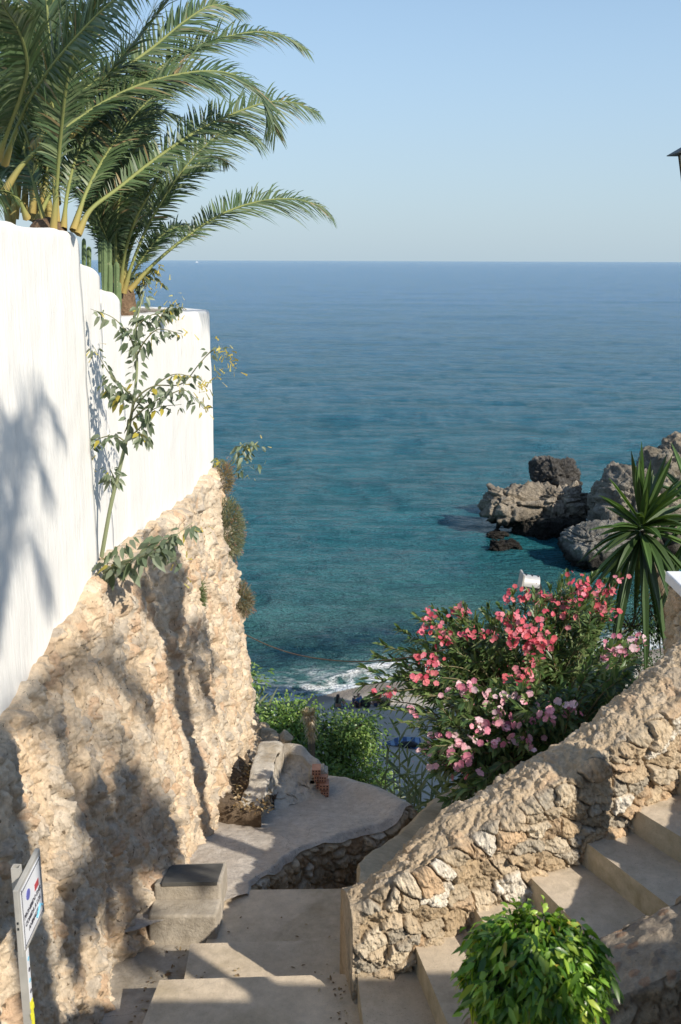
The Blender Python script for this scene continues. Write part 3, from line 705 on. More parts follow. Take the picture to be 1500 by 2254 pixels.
def near_wall():
    X = np.linspace(.66, 5.2, 600)
    zt = np.interp(X, [.66, .72, 1.36, 1.74, 3.2, 4.75, 5.2], [-4.05, -3.93, -3.47, -3.28, -2.32, -1.33, -1.1])
    yb = np.interp(X, [1.3, 1.74, 5.2], [4.70, 4.72, 4.85]); yf = np.interp(X, [1.3, 1.74, 5.2], [4.27, 4.28, 4.3])
    prof = [(yf, -1.2+.0*q) for q in range(1)]
    k1, k2, k3 = 70, 70, 30
    G = np.zeros((600, k1+k2+k3, 3)); G[..., 0] = X[:, None]
    a = np.linspace(0, 1, k1); b = np.linspace(0, 1, k2); c = np.linspace(0, 1, k3)
    G[:, :k1, 1] = yf[:, None]; G[:, :k1, 2] = zt[:, None]-1.1*(1-a)[None, :]
    G[:, k1:k1+k2, 1] = yf[:, None]*(1-b)+yb[:, None]*b; G[:, k1:k1+k2, 2] = zt[:, None]+.03*np.sin(b*np.pi)[None, :]
    G[:, k1+k2:, 1] = yb[:, None]; G[:, k1+k2:, 2] = zt[:, None]-.9*c[None, :]
    arcp = np.concatenate([a*1.1, 1.1+b*.43, 1.53+c*.9]); arcx = (X-1.3)*1.18
    S, T = np.meshgrid(arcx, arcp, indexing='ij')
    h, cc, mk = rubble(S, T, .15, .12, 760, .05, .3)
    f1, f2, idd, _, _ = worley(S/.085, T/.06, 761); top = ((T > 1.08) & (T < 1.55))
    ht = .014*np.clip(.7-f1, 0, 1)*(idd > .5)+.012*fbm(S*9, T*9, 0, 3, 762)
    ct = np.where(((idd > .5) & (f1 < .38))[..., None], pal(idd, [(.30, .22, .15), (.42, .33, .22), (.25, .21, .17), (.36, .24, .16)]), np.array([.36, .30, .23]))
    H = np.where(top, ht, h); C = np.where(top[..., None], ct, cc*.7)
    nn = gnormals(G); nn *= np.sign(nn[:, k1+10:k1+k2-10, 2].mean())
    G = G+nn*H[..., None]; kk = k1+k2+k3
    return np_mesh('near_wall', G.reshape(-1, 3), [gridfaces(600, kk, True), np.arange(kk)[::-1][None, :]], True, np.clip(C, 0, 1).reshape(-1, 3))
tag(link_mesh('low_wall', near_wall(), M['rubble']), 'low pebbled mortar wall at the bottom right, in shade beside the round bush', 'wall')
lg = MB(); lg.prism([(1.0, 2.9), (4, 2.9), (4, 4.26), (1.22, 4.24), (1.02, 3.9)], -6, -3.74)
tag(lg.build('ledge', M['path'], bevel=.03, seg=3), 'shaded concrete ledge in the bottom right corner', 'ledge')

# pillar with white slab
def pillar():
    cx, cy, sx_ = 2.74, 7.08, .25
    th = np.linspace(0, 4, 361); z = np.linspace(-3.3, -2.35, 150)
    S, Z = np.meshgrid(th*.5, z, indexing='ij')
    px = np.interp(th, [0, 1, 2, 3, 4], [-sx_, sx_, sx_, -sx_, -sx_]); py = np.interp(th, [0, 1, 2, 3, 4], [-sx_, -sx_, sx_, sx_, -sx_])
    G = np.zeros((361, 150, 3)); G[..., 0] = px[:, None]; G[..., 1] = py[:, None]; G[..., 2] = Z
    h, c, mk = rubble(S, Z+5, .15, .12, 790, .05, .2)
    r = np.hypot(px, py); G[..., 0] += (px/r)[:, None]*h; G[..., 1] += (py/r)[:, None]*h
    G[..., 0] += cx; G[..., 1] += cy
    return np_mesh('stone_shaft', G.reshape(-1, 3), gridfaces(361, 150), True, np.clip(c, 0, 1).reshape(-1, 3))
PL = thing('pillar', 'rubble stone pillar with a white slab on top at the right edge', 'pillar', (2.6, 7.08, -2.8))
link_mesh('stone_shaft', pillar(), M['rubble'], PL)
m_ = MB(); m_.box((2.76, 7.08, -2.305), (.62, .62, .085)); m_.build('cap', M['cap'], PL, bevel=.012, seg=3)

# ------------------------------------------------------------------ curb and broken brick wall
BW = thing('broken_wall', 'low plastered wall with a rounded top and a broken brick end', 'wall', tuple(atp(620, 1790, -3, -.25)))
def tilted_strip(name, pts, th, hts, mats, parent, rough=.02, seed=1, nseg=70):
    """rounded low wall along ground points"""
    c = crv(pts, nseg); hh = np.interp(np.linspace(0, 1, nseg), np.linspace(0, 1, len(hts)), hts)
    path = [(q.x, q.y, q.z+h) for q, h in zip(c, hh)]
    pr = [(0, -.9)]+[(0, z) for z in np.linspace(-.6, -.05, 22)]
    for a in np.linspace(0, 180, 14): pr.append((th/2-th/2*np.sign(math.cos(rad(a)))*abs(math.cos(rad(a)))**.35, -.05+.05*math.sin(rad(a))**.4))
    pr += [(th, z) for z in np.linspace(-.1, -.8, 16)]
    o = sweep(path, pr, name, mats, parent, disp=rough, seed=seed)
    return o
P0, P1, P2, P3 = [Vector(on(x, y, -3, -.25)) for x, y in ((592, 1812), (606, 1745), (622, 1722), (640, 1712))]
tilted_strip('curb', [on(577, 1806, -3, -.25), on(598, 1780, -3, -.25), on(612, 1758, -3, -.25), on(624, 1735, -3, -.25)], .24, [.16, .36, .47, .53], M['plaster'], BW, .03, 801)
def cross_wall():
    T = np.array([list(q) for q in crv([aty(x, y, Y) for x, y, Y in ((598, 1672, 10.05), (614, 1662, 10.0), (640, 1658, 9.95), (664, 1664, 9.9), (684, 1684, 9.85), (700, 1694, 9.8), (708, 1705, 9.78))], 150)])
    B = np.array([list(q) for q in crv([on(x, y, -3.01, -.25) for x, y in ((606, 1795), (624, 1786), (645, 1779), (668, 1771), (690, 1766), (708, 1763), (718, 1760))], 150)])
    s = np.linspace(0, 1, 110); G = B[:, None]*(1-s)[None, :, None]+T[:, None]*s[None, :, None]
    x = np.linspace(0, 1, 150)
    # plain wall face near the top, mortar heaped in a concave slope below it
    face = B+(T-B)*np.array([.82, .82, 0])[None]; q = np.clip(s/.70, 0, 1)[None, :]
    prof = (1-q)**1.7
    G[..., :2] = T[:, None, :2]*(1-prof[..., None])+B[:, None, :2]*prof[..., None]
    zz = B[:, None, 2]+(T[:, None, 2]-B[:, None, 2])*s[None, :]; G[..., 2] = zz
    n1 = fbm(G[..., 0]*4, G[..., 1]*4, G[..., 2]*4, 4, 821); n2 = fbm(G[..., 0]*14, G[..., 1]*14, G[..., 2]*14, 3, 822)
    low = sst(.78, .5, s)[None, :]; G[..., 1] -= .05*n1*(.3+low)+.022*n2*low; G[..., 2] += .012*n2*low*np.minimum(1, s*8)
    a = np.radians(np.linspace(8, 90, 9)); top = np.stack([G[:, -1]+np.array([0, .09*math.sin(t)*2, .05*(math.sin(2*t))-.0]) for t in a], 1)
    dn = np.repeat(top[:, -1:], 8, 1).copy(); dn[..., 2] -= np.linspace(.08, .9, 8)[None, :]; dn[..., 1] += .02
    G = np.concatenate([G, top, dn], 1); k = G.shape[1]
    return np_mesh('rounded_wall', G.reshape(-1, 3), [gridfaces(150, k, True), (149*k+np.arange(k))[None, :]], True)
link_mesh('rounded_wall', cross_wall(), M['plaster'], BW)
# hollow bricks at the broken end
def hollow_brick(c, size, rz):
    m_ = MB(); R = Matrix.Rotation(rz, 3, 'Z'); sx, sy, sz = size
    m_.box(c, size, R)
    nx, nz_ = 3, 2
    for i in range(nx):
        for j in range(nz_):
            o = R @ Vector((-sx/2+sx*(i+.5)/nx, -sy/2-.0015, -sz/2+sz*(j+.5)/nz_)); m_.box(Vector(c)+o, (sx/nx*.5, .006, sz/nz_*.5), R, 1)
    b = m_.build('hollow_brick', [M['brick'], M['hole']], BW)
base = Vector(on(706, 1757, -3, -.25)); base.y = 9.72
for (px, py, rz, sx) in [(703, 1744, .1, .115), (716, 1742, -.05, .08), (700, 1724, .25, .06), (714, 1727, .0, .10), (698, 1708, .15, .07), (713, 1709, -.15, .075), (697, 1694, .0, .09)]:
    c = aty(px, py, base.y-.02+random.uniform(-.05, .05)); hollow_brick(tuple(c), (sx, .13, .062), rz)
mo = MB()
for q in range(40):
    c = aty(random.uniform(684, 718), random.uniform(1690, 1757), base.y+.03); mo.box(c, (random.uniform(.05, .11), .15, random.uniform(.025, .06)), Matrix.Rotation(random.uniform(-.4, .4), 3, 'Y'))
mo.build('mortar_rubble', M['plaster'], BW, bevel=.008)
# planter bed between wall and curb
bd = [on(512, 1782, -2.9, -.25), on(576, 1798, -2.9, -.25), on(618, 1732, -2.9, -.25), on(600, 1690, -2.85, -.25), on(560, 1672, -2.85, -.25), on(515, 1720, -2.85, -.25)]
Lc = np.array([list(q) for q in crv([bd[0], bd[5], bd[4]], 60)]); Rc = np.array([list(q) for q in crv([bd[1], bd[2], bd[3]], 60)]); Lc[:, 0] -= .25
s = np.linspace(0, 1, 50); G = Lc[:, None]*(1-s)[None, :, None]+Rc[:, None]*s[None, :, None]; G[..., 2] += .05*fbm(G[..., 0]*6, G[..., 1]*6, 0, 4, 831)+.02+.18*sst(.6, 0, s)[None, :]
sk = np.repeat(G[:1], 6, 0); sk[..., 2] -= np.linspace(.6, .05, 6)[:, None]; sk[..., 1] -= .03; G = np.concatenate([sk, G])
tag(link_mesh('planting_bed', np_mesh('planting_bed', G.reshape(-1, 3), gridfaces(66, 50, True), True), M['soil']), 'dry earth bed between the stone wall and the low curb', 'soil', kind='structure')
# jagged stone bump at the foot of the far corner
V, Fq, C = rock_lobes([((aty(592, 1668, 11.3).x-.02, 11.3, aty(592, 1668, 11.3).z), (.16, .3, .2), .2, .22, (.3, .24, .17))], 840, .25)
C[:] = np.array([.5, .41, .29]); tag(link_mesh('rock', np_mesh('rock', V, Fq, True, C), M['stone']), 'jagged tan rock at the foot of the stone wall far end', 'rock')

tr = MB(); tr.prism([(-1.3, -9), (9, -9), (9, 1.86), (-1.3, 1.86)], -6, -1.68)
tag(tr.build('terrace', M['path'], bevel=.02), 'concrete terrace above the stairs, just below the frame', 'terrace', kind='structure')

shade_wall = MB(); shade_wall.prism([(2.45, 1.55), (3.5, 1.55), (3.5, 1.845), (2.45, 1.845)], -1.67, -.72); shade_wall.prism([(3.505, 1.55), (9, 1.55), (9, 1.845), (3.505, 1.845)], -1.67, -.56)  # unseen wall, added and stepped in height to shade the steps and low wall
tag(shade_wall.build('parapet', M['plaster'], bevel=.02), 'added plastered parapet outside the frame, shading the steps from behind the bottom right corner', 'parapet')

# ================================================================== VEGETATION TOOLS
def unit(a): return a/(np.linalg.norm(a, axis=-1, keepdims=True)+1e-9)
class LS:
    """leaves + twigs gathered into one mesh"""
    def __init__(s): s.V = []; s.T = []; s.Q = []; s.TM = []; s.QM = []; s.C = []; s.n = 0
    def _v(s, V, C): s.V.append(V); s.C.append(np.broadcast_to(C, V.shape)); o = s.n; s.n += len(V); return o
    def leaves(s, P, D, U, L, W, C, fold=.25, droop=.25, mi=0, mid=(.32, .68), wid=(1., .8)):
        P, D, U = np.asarray(P, float), unit(np.asarray(D, float)), np.asarray(U, float)
        n = len(P); L = np.broadcast_to(L, n)[:, None]; W = np.broadcast_to(W, n)[:, None]
        S = unit(np.cross(D, U)); U = unit(np.cross(S, D))
        g = np.array([0, 0, -1.0]); dr = np.broadcast_to(droop, n)[:, None]
        def sec(t): return P+D*L*t+g*dr*L*t*t
        a, b = mid; pa, pb = sec(a), sec(b)
        va = W*.5*wid[0]; vb = W*.5*wid[1]
        V = np.stack([P, pa-S*va+U*va*fold, pa, pa+S*va+U*va*fold, pb-S*vb+U*vb*fold, pb, pb+S*vb+U*vb*fold, sec(1.)], 1)
        C = np.broadcast_to(np.asarray(C, float), (n, 3))
        o = s._v(V.reshape(-1, 3), np.repeat(C, 8, 0)); k = o+np.arange(n)[:, None]*8
        t = np.concatenate([k+np.array(f) for f in ((0, 2, 1), (0, 3, 2), (4, 5, 7), (5, 6, 7))]); q = np.concatenate([k+np.array(f) for f in ((1, 2, 5, 4), (2, 3, 6, 5))])
        s.T.append(t); s.Q.append(q); s.TM.append(np.full(len(t), mi)); s.QM.append(np.full(len(q), mi))
    def blades(s, P, D, U, L, W, C, droop=.15, mi=0, prof=((0, .55), (.12, 1), (.55, .85), (1, .04)), curl=None):
        """long narrow strips, one quad wide"""
        P, D, U = np.asarray(P, float), unit(np.asarray(D, float)), np.asarray(U, float)
        n = len(P); L = np.broadcast_to(L, n)[:, None]; W = np.broadcast_to(W, n)[:, None]
        S = unit(np.cross(D, U)); g = np.array([0, 0, -1.0]); dr = np.broadcast_to(droop, n)[:, None]
        m = len(prof); V = []
        for t, w_ in prof:
            c = P+D*L*t+g*dr*L*t*t; V += [c-S*W*.5*w_, c+S*W*.5*w_]
        V = np.stack(V, 1); C = np.broadcast_to(np.asarray(C, float), (n, 3))
        o = s._v(V.reshape(-1, 3), np.repeat(C, 2*m, 0)); k = o+np.arange(n)[:, None]*2*m
        q = np.concatenate([k+np.array((2*i, 2*i+1, 2*i+3, 2*i+2)) for i in range(m-1)])
        s.Q.append(q); s.QM.append(np.full(len(q), mi))
    def tube(s, pts, r, C, n=5, mi=1):
        pts = [Vector(p) for p in pts]; m = len(pts)
        if not hasattr(r, '__len__'): r = np.linspace(r, r*.4, m)
        V = []; ref = Vector((.3, .2, .93))
        for i, p in enumerate(pts):
            d = (pts[min(i+1, m-1)]-pts[max(i-1, 0)]).normalized(); a = d.cross(ref)
            if a.length < 1e-3: a = d.cross(Vector((1, 0, 0)))
            a.normalize(); b = d.cross(a)
            for k in range(n):
                t = 2*math.pi*k/n; V.append(tuple(p+(a*math.cos(t)+b*math.sin(t))*float(r[i])))
        o = s._v(np.array(V), np.asarray(C, float) if np.ndim(C) == 1 else np.repeat(np.asarray(C, float), n, 0))
        q = o+np.array([(i*n+k, i*n+(k+1) % n, (i+1)*n+(k+1) % n, (i+1)*n+k) for i in range(m-1) for k in range(n)])
        s.Q.append(q); s.QM.append(np.full(len(q), mi))
    def build(s, name, mats, parent=None):
        Fa, mi = [], []
        if s.T: Fa.append(np.concatenate(s.T)); mi.append(np.concatenate(s.TM))
        if s.Q: Fa.append(np.concatenate(s.Q)); mi.append(np.concatenate(s.QM))
        me = np_mesh(name, np.concatenate(s.V), Fa, True, np.concatenate(s.C), np.concatenate(mi))
        return link_mesh(name, me, mats, parent)
def greens(n, cols, jit=.25, rng=RNG):
    c = np.array(cols)[rng.integers(0, len(cols), n)]
    return c*(1+jit*(rng.random((n, 1))-.5)*2)
def rdirs(n, rng=RNG):
    v = rng.normal(size=(n, 3)); return unit(v)

# ------------------------------------------------------------------ palms
PALMC = [(.075, .125, .052), (.095, .148, .062), (.125, .172, .080), (.068, .115, .052), (.150, .190, .092)]
def frond(name, pts, parent, lmax=.42, npair=95, seed=0, up=(.1, -.6, .78), bare=.12, r0=.0125, vee=.5, dead=0):
    rng = np.random.default_rng(seed); up = np.array(up)+rng.normal(0, .22, 3)
    n = 60; C = crv(pts, n); Cn = np.array([list(q) for q in C])
    arc = np.concatenate([[0], np.cumsum(np.linalg.norm(np.diff(Cn, axis=0), axis=1))]); Lt = arc[-1]
    ls = LS(); npair = int(npair*1.25)
    tt = np.linspace(0, 1, n)
    rr = r0*(1-tt)**.75+.003
    rr[:9] *= np.linspace(1.8, 1, 9)
    cst, ced, cb = np.array([.24, .26, .085]), np.array([.17, .20, .07]), np.array([.34, .25, .08])
    cc = cst[None]*(1-tt[:, None])+ced[None]*tt[:, None]; k = np.clip(1-tt/.14, 0, 1)[:, None]; cc = cc*(1-k)+cb*k
    ls.tube(C, rr, cc, 6, 1)
    m = npair
    t = bare+(1-bare)*(np.linspace(0, 1, m)**.95); t = np.clip(t+rng.normal(0, .002, m), 0, .999)
    for side in (-1, 1):
        s_ = t*Lt
        P = np.stack([np.interp(s_, arc, Cn[:, q]) for q in range(3)], -1)
        Td = unit(np.stack([np.interp(s_, arc, np.gradient(Cn[:, q])) for q in range(3)], -1))
        U0 = np.broadcast_to(np.array(up, float), P.shape)
        S = unit(np.cross(Td, U0))*side; Un = unit(np.cross(S*side, Td))
        ang = np.radians(66-36*t+rng.normal(0, 5, m)); v_ = vee*(1-.6*t)+rng.normal(0, .16, m)
        D = Td*np.cos(ang)[:, None]+(S*np.cos(v_)[:, None]+Un*np.sin(v_)[:, None])*np.sin(ang)[:, None]
        x = (t-bare)/(1-bare)
        L = lmax*.84*np.clip(.22+1.35*x, 0, 1)*(1-.72*np.clip((x-.55)/.45, 0, 1)**1.5)*(1+rng.normal(0, .06, m))
        W = np.where(x < .08, .006, .0165)*(1-.3*x)
        col = greens(m, PALMC, .25, rng)
        brn = rng.random(m) < (.03+dead); col[brn] = (.30, .23, .12)
        ls.blades(P, D, Un+S*.2+rng.normal(0, .2, (m, 3)), L, W, col, droop=.10+.25*x+np.abs(rng.normal(0, .08, m)), mi=0, prof=((0, .5), (.1, 1), (.45, .95), (.78, .6), (1, .05)))
    return ls.build(name, [M['palmleaf'], M['stem']], parent)
def px3(l): return [tuple(aty(x, y, Y)) for x, y, Y in l]
PA = thing('palm_tree', 'large palm at the upper left whose long fronds arch over the white wall', 'palm tree', (-2.25, 6.9, -.2))
tm = LS()
fr_a = [
 ([(8, 425, 6.75), (55, 357, 6.8), (130, 292, 6.9), (230, 225, 7.1), (330, 180, 7.3), (450, 157, 7.5), (530, 172, 7.7), (585, 225, 7.9), (607, 292, 8.0)], .46),
 ([(118, 505, 6.85), (126, 400, 6.8), (134, 300, 6.7), (150, 170, 6.5), (185, 60, 6.3), (240, -40, 6.1)], .45),
 ([(162, 508, 6.9), (192, 420, 7.1), (235, 340, 7.4), (290, 262, 7.7), (340, 212, 8.0), (378, 195, 8.3)], .42),
 ([(172, 516, 6.9), (200, 462, 7.0), (260, 415, 7.2), (340, 352, 7.5), (430, 291, 7.8), (510, 252, 8.1), (590, 225, 8.4), (650, 227, 8.6), (699, 247, 8.8)], .42),
 ([(10, 360, 6.5), (35, 290, 6.3), (75, 205, 6.1), (140, 115, 5.9), (235, 15, 5.7), (330, -50, 5.5)], .48),
 ([(-5, 350, 6.4), (18, 285, 6.2), (45, 210, 5.9), (60, 145, 5.7), (45, 75, 5.5), (5, 10, 5.3)], .46),
 ([(70, 330, 6.9), (120, 265, 7.0), (170, 213, 7.1), (235, 162, 7.3), (290, 143, 7.4), (325, 160, 7.6)], .38),
 ([(100, 300, 7.4), (220, 190, 7.6), (330, 110, 7.9), (410, 45, 8.1), (470, 12, 8.3), (533, 24, 8.5)], .40),
 ([(120, 330, 7.4), (250, 220, 7.6), (360, 145, 7.9), (440, 100, 8.1), (550, 72, 8.4), (620, 78, 8.6), (674, 108, 8.7)], .40),
 ([(110, 320, 7.2), (210, 200, 7.2), (300, 90, 7.2), (370, 0, 7.1), (430, -70, 7.0)], .42),
 ([(90, 330, 7.0), (110, 220, 7.0), (165, 110, 7.0), (215, 0, 6.9), (300, -90, 6.7)], .44),
 ([(110, 340, 7.5), (230, 250, 7.8), (330, 190, 8.1), (420, 165, 8.4), (490, 190, 8.6)], .40),
 ([(100, 500, 7.0), (85, 440, 7.1), (60, 350, 7.3), (30, 250, 7.5), (0, 160, 7.7), (-50, 90, 7.9)], .42),
 ([(140, 505, 7.0), (150, 420, 7.2), (175, 330, 7.5), (230, 230, 7.9), (300, 160, 8.3)], .40),
 ([(60, 480, 6.8), (40, 440, 6.7), (0, 420, 6.5), (-60, 430, 6.2), (-120, 470, 5.9)], .40),
 ([(80, 490, 7.1), (110, 430, 7.3), (160, 350, 7.6), (240, 270, 8.0), (330, 240, 8.3), (400, 260, 8.5)], .40),
]
for i, (p, l) in enumerate(fr_a): frond('frond', px3(p), PA, l, 100 if i != 14 else 70, 10+i)
rng = np.random.default_rng(5)
for i in range(15):
    bx_, by_ = rng.uniform(20, 150), rng.uniform(440, 500); tx, ty = rng.uniform(-160, 330), rng.uniform(-220, 180)
    y0 = rng.uniform(6.9, 7.5); y1 = y0+rng.uniform(-.6, 1.6); bl = rng.uniform(.1, .3)
    mx, my = bx_+(tx-bx_)*(.5-bl*.5), by_+(ty-by_)*.62
    frond('frond', px3([(bx_, by_, y0), (bx_+(mx-bx_)*.5, by_+(my-by_)*.55, y0+(y1-y0)*.25), (mx, my, y0+(y1-y0)*.5), (bx_+(tx-bx_)*.8, by_+(ty-by_)*.9, y0+(y1-y0)*.8), (tx, ty, y1)]), PA, rng.uniform(.36, .46), 85, 60+i, dead=.02)
tb = MB(); tb.tube(crv([(-2.30, 7.0, -.7), (-2.32, 6.98, -.2), (-2.33, 6.95, .2)], 12), [.27, .28, .26, .25, .26, .27, .26, .24, .22, .2, .16, .08], 18); tb.build('trunk', M['palmtrunk'], PA, True)
tb = MB(); tb.tube(crv([(-1.93, 7.05, -.5), (-1.95, 7.03, .1), (-1.97, 7.0, .26)], 10), [.15, .16, .16, .16, .15, .14, .13, .11, .09, .05], 14); tb.build('trunk', M['palmtrunk'], PA, True)
PB = thing('palm_tree', 'second palm behind the low wall steps, lowest frond reaching out over the sea', 'palm tree', (-1.9, 8.7, -.7))
fr_b = [
 ([(272, 645, 8.6), (292, 580, 8.6), (325, 500, 8.7), (375, 415, 8.8), (440, 332, 9.0), (510, 285, 9.2), (574, 310, 9.4)], .46),
 ([(285, 640, 8.7), (335, 585, 8.8), (400, 530, 9.1), (480, 476, 9.5), (560, 446, 9.9), (640, 438, 10.2), (700, 452, 10.4), (727, 472, 10.5)], .50),
 ([(268, 635, 8.8), (290, 540, 9.0), (340, 450, 9.3), (410, 380, 9.6), (470, 345, 9.9), (503, 362, 10.1)], .42),
 ([(262, 640, 8.7), (255, 540, 8.7), (265, 430, 8.7), (300, 320, 8.6), (345, 235, 8.5)], .46),
 ([(258, 640, 8.8), (235, 560, 8.9), (215, 470, 9.0), (205, 370, 9.0), (225, 280, 9.0)], .44),
 ([(265, 640, 8.6), (275, 560, 8.5), (300, 480, 8.3), (345, 400, 8.1), (385, 330, 8.0), (440, 290, 7.9)], .44),
 ([(262, 640, 8.7), (250, 580, 8.6), (232, 520, 8.5), (200, 450, 8.4), (150, 400, 8.3)], .42),
 ([(268, 638, 8.7), (270, 560, 8.9), (285, 480, 9.2), (320, 400, 9.5), (370, 345, 9.8)], .42),
 ([(265, 636, 8.8), (240, 540, 9.1), (235, 440, 9.4), (260, 350, 9.7), (310, 290, 10)], .40),
 ([(275, 640, 8.8), (300, 590, 9.1), (345, 530, 9.5), (390, 500, 9.8), (440, 500, 10.1)], .34),
]
for i, (p, l) in enumerate(fr_b): frond('frond', px3(p), PB, l, 90, 90+i, bare=.2)
rng = np.random.default_rng(8)
for i in range(8):
    bx_, by_ = rng.uniform(255, 280), rng.uniform(620, 650); tx, ty = rng.uniform(150, 350), rng.uniform(180, 480)
    y0 = 8.8; y1 = rng.uniform(8.4, 10.2); mx, my = bx_+(tx-bx_)*.4, by_+(ty-by_)*.6
    frond('frond', px3([(bx_, by_, y0), (mx, my, (y0+y1)/2), (tx, ty, y1)]), PB, rng.uniform(.36, .44), 80, 120+i, dead=.05)
tb = MB(); b_ = aty(266, 660, 8.75); tb.tube(crv([b_+Vector((0, 0, -.5)), b_, b_+Vector((0, 0, .14))], 8), [.12, .13, .13, .13, .12, .11, .09, .05], 14); tb.build('trunk', M['palmtrunk'], PB, True)

# ------------------------------------------------------------------ cactus columns
M['cactus'] = rough_mat('cactus skin', (.10, .15, .065), (.16, .22, .10), 9, .6, 60, .4, .004, speck=(45, .7, (.35, .33, .2)))
def cactus(px, ytop, ybot, wpx, Y, label):
    a = aty(px, ybot, Y); b = aty(px, ytop, Y); zc = Y; r = wpx/2254*zc/2; h = (b-a).length
    nr, nz = 30, 26; V = []
    for j in range(nz):
        t = j/(nz-1); rr = r*(.82+.18*min(1, t*3))*(math.sqrt(max(0, 1-max(0, (t-.86)/.14)**2)))*(1+.04*math.sin(t*9+px)); c = a.lerp(b, t)
        for k in range(nr):
            an = 2*math.pi*k/nr+px; q = rr*(.78+.30*abs(math.cos(an*2.5))); V.append((c.x+q*math.cos(an), c.y+q*math.sin(an), c.z))
    fs = [(j*nr+k, j*nr+(k+1) % nr, (j+1)*nr+(k+1) % nr, (j+1)*nr+k) for j in range(nz-1) for k in range(nr)]
    tag(link_mesh('cactus', np_mesh('cactus', V, np.array(fs), True), M['cactus']), label, 'cactus', 'ribbed cactus columns behind the white wall')
for a in [(230, 527, 640, 13, 7.95, 'tallest ribbed cactus column, behind the second step of the wall'), (185, 524, 600, 9, 7.75, 'slim cactus column touching the edge of the highest wall section'),
          (196, 542, 600, 10, 7.8, 'short rounded cactus beside the slim column at the highest wall section'), (221, 531, 600, 9, 8.1, 'cactus column half hidden left of the tallest column'),
          (242, 533, 600, 9, 8.1, 'cactus column half hidden right of the tallest column'), (241, 576, 690, 14, 8.0, 'stout cactus column below and right of the tallest column'),
          (257, 575, 690, 12, 8.1, 'leaning cactus column next to the palm base'), (262, 620, 690, 11, 8.2, 'smallest cactus stub at the foot of the second palm')]: cactus(*a)

# ------------------------------------------------------------------ generic shrub on a set of branch targets
def twiggy(name, label, cat, root, tips, leafL, leafW, cols, per=14, spread=.12, group=None, mats=None, stemc=(.16, .15, .07), r=.008, droop=.35, up=.2, seed=0, stem_from=.35, fold=.3, upright=0.0):
    rng = np.random.default_rng(seed); t_ = thing(name, label, cat, tuple(root), group)
    st = LS(); lf = LS(); root = Vector(root)
    for tip in tips:
        tip = Vector(tip); mid = root.lerp(tip, .5)+Vector((rng.normal(0, .06), rng.normal(0, .06), up*(tip-root).length*.3))
        c = crv([root, mid, tip], 14); st.tube(c, r, stemc, 5, 0)
        ts = rng.uniform(stem_from, 1, per); Cn = np.array([list(q) for q in c]); 
        P = np.stack([np.interp(ts, np.linspace(0, 1, 14), Cn[:, q]) for q in range(3)], -1); Dt = unit(np.array(list(tip-mid)))
        off = rdirs(per, rng)*spread*rng.random((per, 1))**.6; P = P+off
        D = unit(off+Dt*.7*spread+np.array([0, 0, upright])*spread+rng.normal(0, .03, (per, 3)))
        lf.leaves(P, D, rdirs(per, rng)*.6+np.array([0, 0, 1]), leafL*(1+rng.normal(0, .2, per)), leafW*(1+rng.normal(0, .15, per)), greens(per, cols, .25, rng), fold, droop)
    st.build('stem', M['stem'], t_); lf.build('foliage', mats or M['leaf'], t_)
    return t_, st, lf
TOB = [(.13, .175, .105), (.18, .22, .145), (.11, .15, .085), (.21, .245, .17)]
FLY = [(.62, .50, .08), (.55, .45, .10), (.50, .46, .14)]
def tobacco(label, stems, root_r, seed, flow, Y, nleaf=10, L=.085):
    rng = np.random.default_rng(seed); r0 = aty(*stems[0][0][:2], stems[0][0][2]); t_ = thing('tobacco_shrub', label, 'shrub', tuple(r0))
    st = LS(); lf = LS(); FLS = []
    for j, s_ in enumerate(stems):
        c = crv(px3(s_), 40); rr = root_r if j == 0 else root_r*.4
        st.tube(c, np.linspace(rr, rr*.25, 40), (.26, .29, .16) if j == 0 else (.2, .2, .1), 6, 0)
        n = int(nleaf*(2.6 if j == 0 else 1)); Cn = np.array([list(q) for q in c]); ts = np.linspace(.42 if j == 0 else .25, 1, n)
        P = np.stack([np.interp(ts, np.linspace(0, 1, 40), Cn[:, q]) for q in range(3)], -1)
        D = rdirs(n, rng)*np.array([1, .5, .5])+np.array([0, -.2, -.35]); LL = L*(1.25-.55*ts)*(1+rng.normal(0, .18, n)); c_ = greens(n, TOB, .25, rng); c_[rng.random(n) < .05] = (.42, .36, .06)
        Pd = P+unit(D)*.03
        lf.leaves(Pd, D, rng.normal(0, .5, (n, 3))+np.array([.3, -.8, .5]), LL, LL*.48, c_, .25, .4)
    for x, y, Y_, k in flow:
        fl = LS(); FLS.append(fl); n = max(2, int(k*7)); P = np.array([list(aty(x+rng.normal(0, 13), y+rng.normal(0, 13), Y_+rng.normal(0, .03))) for _ in range(n)])
        fl.blades(P, rdirs(n, rng)+np.array([.3, -.2, -.5]), rdirs(n, rng), .045, .010, greens(n, FLY, .2, rng), .1, 0, prof=((0, .5), (.7, .8), (.85, 1.3), (1, 1.3)))
    st.build('stem', M['stem'], t_); lf.build('foliage', M['leaf'], t_)
    for fl in FLS: fl.build('flower_cluster', M['petal'], t_)
    return t_
